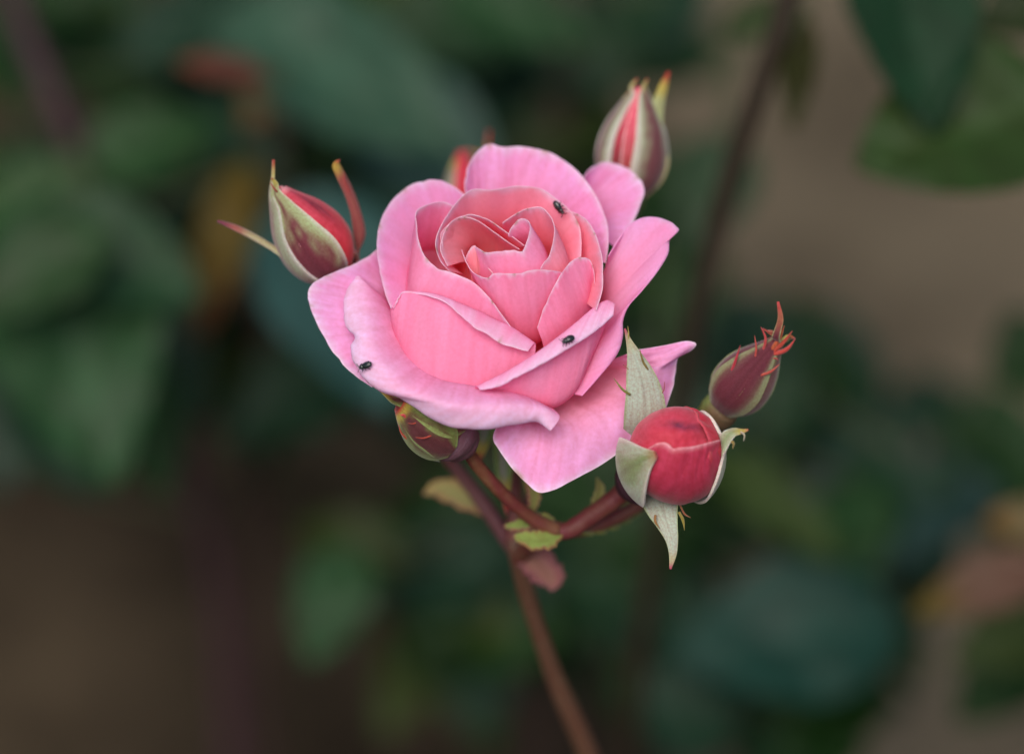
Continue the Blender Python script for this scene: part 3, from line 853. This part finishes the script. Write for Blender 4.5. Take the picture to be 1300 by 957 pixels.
b.sepal(143, [(0.0, 20, 0), (0.15, 44, 0), (0.35, 54, 1), (0.5, 54, 2), (0.66, 46, 2), (0.78, 30, 3), (0.84, 12, 5)],
        [(926, 551, 48, 7), (934, 548, 46, 5), (941, 548, 46, 3), (950, 546, 46, 0.8)], cup_c(44), lift=9.0, nrm=(0.1, -0.5, 0.9),
        lobes=[([(922, 558, 46), (931, 562, 50), (930, 570, 49)], 2.6, (0.28, 0.2, 0.06)), ([(940, 548, 49), (945, 552, 49), (944, 560, 48)], 1.8, (0.45, 0.4, 0.3))])

# dark bud with a crest of red fringes
b = Bud((918, 516, -78), (988, 432, -40), [(0, 15), (0.08, 24), (0.22, 33), (0.4, 34), (0.55, 30), (0.7, 22), (0.85, 12), (1, 4)],
        "small dark maroon bud crowned with red fringed sepal tips",
        [(888, 548, -120), (898, 537, -108), (908, 527, -94), (917, 516, -82), (922, 510, -76)], [10, 20, 24, 24, 18], None,
        lambda uv: mixc((0.15, 0.09, 0.05), (0.16, 0.20, 0.06), smooth(0.2, 0.8, 0.5 + 0.5 * np.sin(uv[:, 0] * 6.283 + 1.2))))
b.petal(0, 180, 0, ((0.2, 0.02, 0.03), (0.3, 0.02, 0.03), (0.3, 0.05, 0.05)), lip=0, seed=51)
dk = lambda sd: c_sepal(inner=MAROON * 0.9, mid=np.array([.13, .05, .05]), rim=np.array([.27, .30, .15]), rim_w=0.4, mid_w=0.7, seed=sd, tip_from=0.88, tip=np.array([.42, .05, .05]), tip2=np.array([.30, .10, .05]))
b.sepal(-5, [(0, 14, 1), (0.15, 27, 1), (0.35, 32, 1), (0.6, 24, 1), (0.85, 10, 1), (1, 5, 1)], [(985, 428, -22, 5), (991, 405, -20, 3.2), (988, 383, -20, 0.9)], dk(52), lift=3.5,
        snap=True, lobes=[([(927, 476, -22), (934, 457, -16), (940, 438, -14)], 3.0, (.36, .03, .045))])
b.sepal(-86, [(0, 14, 0), (0.15, 26, 0), (0.35, 32, 0), (0.6, 25, 0), (0.85, 10, 0), (1, 4, 0)], [(982, 424, -36, 3), (968, 418, -34, 0.7)], dk(53), lift=3.0,
        snap=True, lobes=[([(958, 458, -30), (960, 442, -26), (958, 426, -26)], 2.2, (.40, .06, .05)), ([(968, 448, -24), (972, 430, -22), (966, 415, -22)], 2.8, (.40, .05, .05)),
               ([(944, 452, -45), (955, 446, -42), (964, 447, -40)], 1.6, (.40, .06, .05))])
b.sepal(62, [(0, 14, 0), (0.15, 26, 0), (0.35, 31, 0), (0.6, 26, 0), (0.85, 13, 0), (1, 6, 0)], [(997, 432, -38, 6), (1003, 428, -36, 5), (1009, 430, -35, 0.8)],
        c_sepal(inner=np.array([.17, .06, .06]), mid=np.array([.24, .30, .10]), rim=np.array([.30, .34, .16]), seed=54, tip_from=0.9), lift=3.0,
        snap=True, lobes=[([(960, 478, -14), (978, 472, -14), (990, 462, -16)], 2.8, (.40, .07, .05)), ([(978, 446, -24), (989, 430, -23), (996, 413, -22)], 4.2, (.38, .08, .03)),
               ([(980, 448, -24), (995, 434, -24), (1006, 420, -22)], 4.0, (.36, .05, .03)), ([(980, 450, -26), (998, 444, -24), (1010, 430, -23)], 4.2, (.42, .05, .04)),
               ([(978, 455, -38), (985, 455, -36), (988, 457, -36)], 1.4, (.40, .05, .05))])
b.sepal(140, [(0, 14, 0), (0.2, 28, 0), (0.5, 28, 0), (0.85, 10, 0), (1, 4, 0)], [], dk(55))
b.sepal(-140, [(0, 14, 0), (0.2, 28, 0), (0.5, 28, 0), (0.85, 10, 0), (1, 4, 0)], [], dk(56))

# green bud tucked under the rolled front petal
b = Bud((586, 560, -18), (506, 512, 6), [(0, 24), (0.1, 33), (0.3, 38), (0.5, 38), (0.68, 33), (0.82, 22), (0.93, 11), (1, 4)],
        "small green and maroon bud tucked beneath the rolled petal of the open bloom",
        [(594, 574, -44), (588, 566, -32), (580, 558, -20), (572, 552, -12), (562, 546, -6)], [9, 22, 32, 35, 28], (0.13, 0.06, 0.08))
b.petal(0, 180, 0, ((0.12, 0.03, 0.03), (0.2, 0.03, 0.03), (0.3, 0.05, 0.05)), lip=0, seed=61)
gm = lambda sd: c_sepal(inner=np.array([.09, .020, .024]), mid=np.array([.13, .16, .04]), rim=np.array([.22, .27, .09]), rim_w=0.25, mid_w=0.62, seed=sd, tip_from=0.92)
for c, sd in ((-28, 1), (38, 2), (110, 3), (-100, 4), (180, 5)):
    b.sepal(c, [(0.12, 10, 0), (0.25, 27, 0), (0.42, 33, 0), (0.62, 30, 0), (0.82, 18, 0), (0.97, 7, 0)],
            [(500, 508, 10, 5), (490, 500, 10, 3.5), (481, 494, 10, 1)] if c == 38 else [], gm(61 + sd), lift=2.5 + 0.8 * (sd % 2),
            snap=True, lobes=[([(552, 551, 38), (538, 556, 38), (527, 555, 34)], 1.5, (.38, .05, .03)), ([(520, 560, 26), (510, 550, 20), (506, 539, 16)], 2.0, (.34, .06, .03))] if c == -28 else
            ([([(530, 536, 34), (524, 538, 34), (518, 537, 30)], 1.3, (.38, .05, .03)), ([(516, 530, 22), (512, 527, 20), (508, 527, 18)], 3.0, (.55, .07, .07))] if c == 38 else []))

# bud far behind the bloom
b = Bud((594, 290, -450), (586, 192, -440), EGG(26), "blurred red bud peeping out behind the open bloom",
        [(600, 320, -470), (597, 300, -458), (594, 288, -448)], [6, 11, 9])
b.petal(0, 180, 0, ((0.45, 0.02, 0.04), (0.5, 0.03, 0.06), (0.5, 0.03, 0.06)), lip=0, seed=71)
for c in (-75, 80, 160, -150):
    b.sepal(c, [(0, 8, 0), (0.2, 17, 0), (0.5, 18, 0), (0.8, 9, 0), (1, 3, 0)], [(616, 195, -440, 5), (621, 166, -440, 1)] if c == 80 else [],
            c_sepal(inner=np.array([.2, .1, .08]), mid=np.array([.24, .26, .16]), seed=70 + c % 7) if c != 80 else
            c_sepal(inner=np.array([.35, .04, .05]), mid=np.array([.35, .04, .05]), rim=np.array([.35, .06, .05])), lift=2)

# ------------------------------------------------------------------ stems of the rose
RB = (0.12, 0.035, 0.032)
def stem_col(c0, c1, seed=0):
    def f(uv):
        return mixc(c0, c1, smooth(0.1, 0.9, 0.5 + 0.5 * wob(seed, uv[:, 0] * 6.283, uv[:, 1] * 8)))
    return f
foot = np.array([rose.location.x, rose.location.y, -0.02])
lower = [W([p])[0] for p in [(652, 682, -240), (660, 716, -268), (672, 763, -310), (689, 815, -355), (708, 868, -402), (748, 960, -480)]]
lower = to_ground(lower, foot)
part("stem", tube(lower, np.concatenate([[12, 12.5, 12, 12.5, 13.5, 15], np.linspace(16, 28, len(lower) - 6)]) * S, RB, 16, 90,
                  stem_col((0.080, 0.022, 0.024), (0.115, 0.060, 0.034), 3), world_space=True), M_STEM, rose)
def pedicel(pts, rad, c0=(0.13, 0.03, 0.03), c1=(0.16, 0.06, 0.04), seed=1):
    part("pedicel", tube(pts, rad, RB, 12, 40, stem_col(c0, c1, seed)), M_STEM, rose)
rb = q_from_h(from_xfh(np.float64(0), np.float64(0), np.float64(-192)))
pedicel([tuple(rb), (650, 520, -205), (654, 590, -238), (655, 640, -246), (652, 690, -246)], [9, 9, 9, 10, 12], seed=2)
pedicel([(455, 392, -135), (478, 455, -195), (540, 545, -255), (587, 604, -280), (618, 645, -280), (654, 700, -258)], [7, 7, 8, 10, 11, 11], (0.10, 0.03, 0.04), (0.13, 0.05, 0.05), 3)
pedicel([(797, 290, -300), (775, 380, -340), (720, 520, -350), (672, 640, -290), (660, 716, -268)], [7, 7, 8, 9, 10], seed=4)
pedicel([(600, 320, -470), (620, 440, -480), (650, 580, -420), (664, 700, -320), (672, 763, -310)], [6, 6, 7, 8, 9], seed=5)
pedicel([(593, 572, -44), (612, 598, -62), (642, 630, -88), (676, 658, -112), (708, 674, -124)], [9, 9, 9, 9.5, 11], (0.15, 0.028, 0.03), (0.17, 0.07, 0.035), 6)
pedicel([(796, 620, -106), (774, 638, -112), (748, 656, -118), (724, 672, -122), (706, 675, -126)], [14, 13, 12.5, 12, 11], (0.14, 0.026, 0.032), (0.15, 0.045, 0.035), 7)
pedicel([(888, 548, -120), (868, 590, -150), (812, 640, -170), (752, 668, -160), (706, 676, -132)], [9, 9, 9, 10, 10], seed=8)
pedicel([(710, 673, -122), (694, 677, -150), (676, 686, -200), (658, 708, -262)], [12, 12, 12, 12], (0.13, 0.03, 0.03), (0.14, 0.06, 0.035), 9)

# bracts and stipules at the forks
LIME = np.array([.20, .26, .06]); 
def bract(rows, nrm, c0, c1, rim, seed, label=None):
    part("bract", blade(rows, nrm, c_sepal(inner=np.asarray(c0), mid=np.asarray(c1), rim=np.asarray(rim), tip=np.asarray(rim), tip2=np.asarray(c1), seed=seed, tip_from=0.93), cup=0.3, teeth=0.28), M_SEPAL, rose, label)
bract([(712, 676, -118, 5), (697, 685, -112, 12), (680, 687, -108, 13), (664, 683, -108, 9), (652, 680, -110, 1)], (0, -0.5, 1), LIME, LIME * 1.1, (.30, .12, .06), 1)
bract([(704, 664, -128, 4), (690, 660, -130, 9), (672, 664, -132, 10), (654, 668, -134, 7), (640, 667, -136, 1)], (0, -0.7, 1), LIME * 1.1, LIME, (.3, .1, .08), 2)
bract([(726, 676, -128, 5), (754, 668, -170, 14), (782, 655, -205, 16), (806, 643, -235, 11), (824, 634, -255, 1)], (0.1, -0.5, 1), LIME * 1.15, LIME, (.24, .22, .06), 3)
bract([(752, 655, -125, 4), (757, 640, -128, 7), (762, 622, -130, 6), (758, 606, -130, 1)], (0.3, 0, 1), (.30, .30, .1), (.26, .27, .08), (.3, .25, .1), 4)
bract([(624, 652, -284, 6), (604, 640, -300, 14), (580, 628, -318, 16), (558, 620, -330, 12), (538, 626, -340, 1)], (0, -0.4, 1), (.30, .28, .10), (.34, .25, .09), (.36, .14, .08), 5, "yellowish bract leaning off the left fork")
bract([(652, 702, -262, 6), (672, 708, -250, 17), (690, 722, -244, 21), (700, 738, -242, 15), (700, 750, -242, 1)], (0, -0.2, 1), (.26, .12, .09), (.24, .09, .09), (.22, .06, .08), 6, "pinkish rounded stipule below the fork")
bract([(674, 650, -130, 4), (678, 632, -126, 8), (676, 612, -124, 8), (668, 596, -124, 1)], (0.3, 0, 1), (.26, .27, .08), (.28, .24, .08), (.3, .1, .08), 7)

# ------------------------------------------------------------------ beetles
def simple_mat(name, col, rough, spec=0.5, coat=0.0):
    m = bpy.data.materials.new(name); m.use_nodes = True
    nt = m.node_tree; bs = nt.nodes["Principled BSDF"]
    nz = nt.nodes.new("ShaderNodeTexNoise"); nz.inputs["Scale"].default_value = 6000; nz.inputs["Detail"].default_value = 2
    tc = nt.nodes.new("ShaderNodeTexCoord"); nt.links.new(tc.outputs["Object"], nz.inputs["Vector"])
    mx = nt.nodes.new("ShaderNodeMix"); mx.data_type = 'RGBA'
    mx.inputs["A"].default_value = (*col, 1); mx.inputs["B"].default_value = (*[c * 2.2 for c in col], 1)
    nt.links.new(nz.outputs["Fac"], mx.inputs["Factor"]); nt.links.new(mx.outputs["Result"], bs.inputs["Base Color"])
    bu = nt.nodes.new("ShaderNodeBump"); bu.inputs["Strength"].default_value = 0.3; bu.inputs["Distance"].default_value = 0.00005
    nt.links.new(nz.outputs["Fac"], bu.inputs["Height"]); nt.links.new(bu.outputs[0], bs.inputs["Normal"])
    bs.inputs["Roughness"].default_value = rough; bs.inputs["Specular IOR Level"].default_value = spec
    bs.inputs["Coat Weight"].default_value = coat
    return m
M_SHELL = simple_mat("beetle_shell", (0.005, 0.009, 0.009), 0.2, 0.6, 0.4)

def ellipsoid(c, ax, nu=18, nv=12, half=None):
    """ax: three column vectors (semi-axes); half: keep one side of axis 1 (+1/-1)"""
    V, F = [], []
    for j in range(nv + 1):
        th = math.pi * j / nv
        for i in range(nu):
            p = 2 * math.pi * i / nu
            v = np.array([math.cos(th), math.sin(th) * math.cos(p), math.sin(th) * math.sin(p)])
            if half:
                v[1] = half * max(half * v[1], 0.015)
            V.append(c + ax @ v)
    for j in range(nv):
        for i in range(nu):
            i2 = (i + 1) % nu
            F.append((j * nu + i, (j + 1) * nu + i, (j + 1) * nu + i2, j * nu + i2))
    V = np.array(V)
    return V, F, np.zeros((len(V), 2)), np.full((len(V), 3), 0.01)

def beetle(key, px, py, direction, length, label, width=0.5):
    Q, P3, Nn = PETALS[key]
    dist = (Q[..., 0] - px) ** 2 + (Q[..., 1] - py) ** 2 - np.where(Q[..., 2] > np.median(Q[..., 2]), 0, -1) * 0
    order = np.argsort(dist.ravel())[:12]
    best = order[np.argmax(Q[..., 2].ravel()[order])]
    n = Nn.reshape(-1, 3)[best]
    if np.dot(n, -FWD) < 0:
        n = -n
    p = W(np.array([px, py, Q[..., 2].ravel()[best]])) + n * 0.0002
    a = RIGHT * math.cos(math.radians(direction)) + UP * math.sin(math.radians(direction))   # points to the head
    t = a + (-FWD) * (-(a @ n) / max(-(FWD @ n), 0.25)); t /= np.linalg.norm(t)
    sd = np.cross(n, t)
    L = length * S
    o = thing("beetle", tuple(p), label, "beetle", "tiny dark beetles on the bloom")
    w = L * width * 0.5
    body = p + n * w * 0.75
    for h in (1, -1):
        part("wing_case", ellipsoid(body - t * L * 0.12 + sd * h * w * 0.02, np.stack([t * L * 0.40, sd * w, n * w * 0.8], 1), half=h), M_SHELL, o)
    part("thorax", ellipsoid(body + t * L * 0.24, np.stack([t * L * 0.15, sd * w * 0.9, n * w * 0.68], 1)), M_SHELL, o)
    part("head", ellipsoid(body + t * L * 0.40 - n * w * 0.12, np.stack([t * L * 0.10, sd * w * 0.55, n * w * 0.45], 1)), M_SHELL, o)
    for h in (1, -1):
        for k, (at, sw) in enumerate([(0.22, 0.5), (0.05, 0.1), (-0.1, -0.45)]):
            r0 = body + t * L * at + sd * h * w * 0.6 - n * w * 0.4
            r1 = r0 + sd * h * w * 0.42 + t * L * sw * 0.14 + n * w * 0.05
            r2 = r1 + sd * h * w * 0.22 + t * L * sw * 0.2 - n * w * 0.45
            part("leg", tube(np.array([r0, r1, r2]), np.array([0.035, 0.025, 0.012]) * L, (0.01,) * 3, 6, 8, world_space=True), M_SHELL, o)
        h0 = body + t * L * 0.46 + sd * h * w * 0.25
        part("antenna", tube(np.array([h0, h0 + t * L * 0.1 + sd * h * w * 0.5, h0 + t * L * 0.14 + sd * h * w * 0.95]), np.array([0.022, 0.02, 0.035]) * L, (0.01,) * 3, 6, 8, world_space=True), M_SHELL, o)
    return o
beetle("J", 712, 262, -55, 20, "tiny black beetle on the rim of the bloom's inner cup")
beetle("G", 721, 433, 205, 17, "tiny black beetle on the pale folded lip of the front petal", 0.55)
beetle("F", 466, 465, 198, 19, "tiny glossy dark beetle on the broad rolled petal", 0.48)

# ------------------------------------------------------------------ foliage behind
DEEP = 1.28
def leaflet(px, py, D, length, width, ang, face=(0, 0, 0), col=(0.03, 0.075, 0.03), tip=None, bend=0.25, seed=0, fold=0.22):
    """rose leaflet: centre in photo pixels, apparent size, direction of the tip in degrees; returns mesh data and its base point"""
    r = np.random.default_rng(seed)
    D = D * DEEP
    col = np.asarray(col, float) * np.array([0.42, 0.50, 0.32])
    tip = None if tip is None else np.asarray(tip) * 0.45
    d = D0 - D * S
    k = S * d / D0
    n = 0.75 * -FWD + 0.65 * np.array([0, 0, 1.0]) + RIGHT * face[0] + UP * face[1]
    n /= np.linalg.norm(n)
    a = math.radians(ang)
    def lift(v):
        return v + (-FWD) * (-(v @ n) / (-FWD @ n))
    T = lift(RIGHT * math.cos(a) + UP * math.sin(a)) * length * k
    Lr = lift(-RIGHT * math.sin(a) + UP * math.cos(a)) * width * 0.5 * k
    nv, nu = 44, 11
    v = np.linspace(0, 1, nv); s = np.linspace(-1, 1, nu)
    w = np.sin(np.pi * np.clip(v, 0, 1) ** 0.82) ** 0.72 * (1 - 0.12 * v)
    saw = 1 + 0.055 * ((v * 17) % 1 - 0.5) * smooth(0.05, 0.15, v)
    w = np.maximum(w * saw, 0.02)
    c = W(np.array([px, py, D]))
    base = c - T * 0.5
    ln = length * k
    ss, vv = np.meshgrid(s, v)
    P = (base + vv[..., None] * T + (ss * w[:, None])[..., None] * Lr
         + n * (fold * np.abs(ss) * w[:, None] * width * 0.5 * k - bend * ln * (vv - 0.35) ** 2 + 0.03 * ln * wob(seed, ss * 3, vv * 8))[..., None])
    base = P[0, nu // 2]
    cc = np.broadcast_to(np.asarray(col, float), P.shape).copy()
    cc = mixc(cc, cc * 1.5 + 0.01, 0.6 * np.exp(-(ss / 0.09) ** 2))
    side = np.abs(np.sin((vv * 8 - np.abs(ss) * 2.2) * np.pi))
    cc = mixc(cc, cc * 1.3, 0.4 * smooth(0.25, 0.0, side))
    if tip is not None:
        cc = mixc(cc, tip, smooth(0.55, 0.9, vv))
    return sheet(P, 0.0006, cc * (1 + 0.1 * r.uniform(-1, 1))), base

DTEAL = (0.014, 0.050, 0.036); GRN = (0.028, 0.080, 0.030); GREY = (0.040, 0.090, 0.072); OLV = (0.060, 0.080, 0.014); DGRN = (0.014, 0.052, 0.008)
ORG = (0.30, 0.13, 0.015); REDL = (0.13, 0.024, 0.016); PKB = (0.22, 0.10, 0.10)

def branch(label, cane, cane_r, leaves, cane_col=(0.05, 0.03, 0.026), foot_shift=(0.0, 0.0)):
    pts = [W(np.array([p[0], p[1], p[2] * DEEP], float)) for p in cane]
    last = pts[-1]
    ft = np.array([last[0] + foot_shift[0], last[1] + foot_shift[1], 0.0])
    o = thing("rose_bush", (ft[0], ft[1], 0), label, "rose bush")
    allp = to_ground(pts, ft - np.array([0, 0, 0.02]))
    rr = np.concatenate([[cane_r] * len(pts), np.linspace(cane_r, cane_r * 1.6, len(allp) - len(pts))])
    part("cane", tube(allp, rr, cane_col, 10, 60, stem_col(cane_col, np.array(cane_col) * 1.5, 5), world_space=True), M_STEM, o)
    line = resample(allp, 200)
    for i, lf in enumerate(leaves):
        data, base = leaflet(**lf, seed=len(label) * 31 + i * 7)
        ob = part("leaf", data, M_LEAF, o)
        j = np.argmin(np.linalg.norm(line - base, axis=1))
        a, bb = line[j], base
        m = 0.5 * (a + bb) + np.array([0, 0, -0.12 * np.linalg.norm(a - bb)])
        part("leaf_stalk", tube(np.array([a, m, bb]), np.array([0.0016, 0.0012, 0.0008]), (0.06, 0.07, 0.03), 8, 16, world_space=True), M_STEM, o)
    return o
def filler(n, x0, x1, y0, y1, d0, d1, seed):
    r = np.random.default_rng(seed)
    out = []
    for i in range(n):
        c = [DGRN, DTEAL, GRN, (0.02, 0.055, 0.03), OLV][r.choice(5, p=[.3, .25, .2, .2, .05])]
        out.append(lf(r.uniform(x0, x1), r.uniform(y0, y1), r.uniform(d0, d1), r.uniform(130, 220), r.uniform(90, 140), r.uniform(0, 360), c,
                      face=(r.uniform(-.3, .3), r.uniform(-.2, .3))))
    return out
def lf(px, py, D, length, width, ang, col=GRN, **k):
    return dict(px=px, py=py, D=D, length=length, width=width, ang=ang, col=col, **k)

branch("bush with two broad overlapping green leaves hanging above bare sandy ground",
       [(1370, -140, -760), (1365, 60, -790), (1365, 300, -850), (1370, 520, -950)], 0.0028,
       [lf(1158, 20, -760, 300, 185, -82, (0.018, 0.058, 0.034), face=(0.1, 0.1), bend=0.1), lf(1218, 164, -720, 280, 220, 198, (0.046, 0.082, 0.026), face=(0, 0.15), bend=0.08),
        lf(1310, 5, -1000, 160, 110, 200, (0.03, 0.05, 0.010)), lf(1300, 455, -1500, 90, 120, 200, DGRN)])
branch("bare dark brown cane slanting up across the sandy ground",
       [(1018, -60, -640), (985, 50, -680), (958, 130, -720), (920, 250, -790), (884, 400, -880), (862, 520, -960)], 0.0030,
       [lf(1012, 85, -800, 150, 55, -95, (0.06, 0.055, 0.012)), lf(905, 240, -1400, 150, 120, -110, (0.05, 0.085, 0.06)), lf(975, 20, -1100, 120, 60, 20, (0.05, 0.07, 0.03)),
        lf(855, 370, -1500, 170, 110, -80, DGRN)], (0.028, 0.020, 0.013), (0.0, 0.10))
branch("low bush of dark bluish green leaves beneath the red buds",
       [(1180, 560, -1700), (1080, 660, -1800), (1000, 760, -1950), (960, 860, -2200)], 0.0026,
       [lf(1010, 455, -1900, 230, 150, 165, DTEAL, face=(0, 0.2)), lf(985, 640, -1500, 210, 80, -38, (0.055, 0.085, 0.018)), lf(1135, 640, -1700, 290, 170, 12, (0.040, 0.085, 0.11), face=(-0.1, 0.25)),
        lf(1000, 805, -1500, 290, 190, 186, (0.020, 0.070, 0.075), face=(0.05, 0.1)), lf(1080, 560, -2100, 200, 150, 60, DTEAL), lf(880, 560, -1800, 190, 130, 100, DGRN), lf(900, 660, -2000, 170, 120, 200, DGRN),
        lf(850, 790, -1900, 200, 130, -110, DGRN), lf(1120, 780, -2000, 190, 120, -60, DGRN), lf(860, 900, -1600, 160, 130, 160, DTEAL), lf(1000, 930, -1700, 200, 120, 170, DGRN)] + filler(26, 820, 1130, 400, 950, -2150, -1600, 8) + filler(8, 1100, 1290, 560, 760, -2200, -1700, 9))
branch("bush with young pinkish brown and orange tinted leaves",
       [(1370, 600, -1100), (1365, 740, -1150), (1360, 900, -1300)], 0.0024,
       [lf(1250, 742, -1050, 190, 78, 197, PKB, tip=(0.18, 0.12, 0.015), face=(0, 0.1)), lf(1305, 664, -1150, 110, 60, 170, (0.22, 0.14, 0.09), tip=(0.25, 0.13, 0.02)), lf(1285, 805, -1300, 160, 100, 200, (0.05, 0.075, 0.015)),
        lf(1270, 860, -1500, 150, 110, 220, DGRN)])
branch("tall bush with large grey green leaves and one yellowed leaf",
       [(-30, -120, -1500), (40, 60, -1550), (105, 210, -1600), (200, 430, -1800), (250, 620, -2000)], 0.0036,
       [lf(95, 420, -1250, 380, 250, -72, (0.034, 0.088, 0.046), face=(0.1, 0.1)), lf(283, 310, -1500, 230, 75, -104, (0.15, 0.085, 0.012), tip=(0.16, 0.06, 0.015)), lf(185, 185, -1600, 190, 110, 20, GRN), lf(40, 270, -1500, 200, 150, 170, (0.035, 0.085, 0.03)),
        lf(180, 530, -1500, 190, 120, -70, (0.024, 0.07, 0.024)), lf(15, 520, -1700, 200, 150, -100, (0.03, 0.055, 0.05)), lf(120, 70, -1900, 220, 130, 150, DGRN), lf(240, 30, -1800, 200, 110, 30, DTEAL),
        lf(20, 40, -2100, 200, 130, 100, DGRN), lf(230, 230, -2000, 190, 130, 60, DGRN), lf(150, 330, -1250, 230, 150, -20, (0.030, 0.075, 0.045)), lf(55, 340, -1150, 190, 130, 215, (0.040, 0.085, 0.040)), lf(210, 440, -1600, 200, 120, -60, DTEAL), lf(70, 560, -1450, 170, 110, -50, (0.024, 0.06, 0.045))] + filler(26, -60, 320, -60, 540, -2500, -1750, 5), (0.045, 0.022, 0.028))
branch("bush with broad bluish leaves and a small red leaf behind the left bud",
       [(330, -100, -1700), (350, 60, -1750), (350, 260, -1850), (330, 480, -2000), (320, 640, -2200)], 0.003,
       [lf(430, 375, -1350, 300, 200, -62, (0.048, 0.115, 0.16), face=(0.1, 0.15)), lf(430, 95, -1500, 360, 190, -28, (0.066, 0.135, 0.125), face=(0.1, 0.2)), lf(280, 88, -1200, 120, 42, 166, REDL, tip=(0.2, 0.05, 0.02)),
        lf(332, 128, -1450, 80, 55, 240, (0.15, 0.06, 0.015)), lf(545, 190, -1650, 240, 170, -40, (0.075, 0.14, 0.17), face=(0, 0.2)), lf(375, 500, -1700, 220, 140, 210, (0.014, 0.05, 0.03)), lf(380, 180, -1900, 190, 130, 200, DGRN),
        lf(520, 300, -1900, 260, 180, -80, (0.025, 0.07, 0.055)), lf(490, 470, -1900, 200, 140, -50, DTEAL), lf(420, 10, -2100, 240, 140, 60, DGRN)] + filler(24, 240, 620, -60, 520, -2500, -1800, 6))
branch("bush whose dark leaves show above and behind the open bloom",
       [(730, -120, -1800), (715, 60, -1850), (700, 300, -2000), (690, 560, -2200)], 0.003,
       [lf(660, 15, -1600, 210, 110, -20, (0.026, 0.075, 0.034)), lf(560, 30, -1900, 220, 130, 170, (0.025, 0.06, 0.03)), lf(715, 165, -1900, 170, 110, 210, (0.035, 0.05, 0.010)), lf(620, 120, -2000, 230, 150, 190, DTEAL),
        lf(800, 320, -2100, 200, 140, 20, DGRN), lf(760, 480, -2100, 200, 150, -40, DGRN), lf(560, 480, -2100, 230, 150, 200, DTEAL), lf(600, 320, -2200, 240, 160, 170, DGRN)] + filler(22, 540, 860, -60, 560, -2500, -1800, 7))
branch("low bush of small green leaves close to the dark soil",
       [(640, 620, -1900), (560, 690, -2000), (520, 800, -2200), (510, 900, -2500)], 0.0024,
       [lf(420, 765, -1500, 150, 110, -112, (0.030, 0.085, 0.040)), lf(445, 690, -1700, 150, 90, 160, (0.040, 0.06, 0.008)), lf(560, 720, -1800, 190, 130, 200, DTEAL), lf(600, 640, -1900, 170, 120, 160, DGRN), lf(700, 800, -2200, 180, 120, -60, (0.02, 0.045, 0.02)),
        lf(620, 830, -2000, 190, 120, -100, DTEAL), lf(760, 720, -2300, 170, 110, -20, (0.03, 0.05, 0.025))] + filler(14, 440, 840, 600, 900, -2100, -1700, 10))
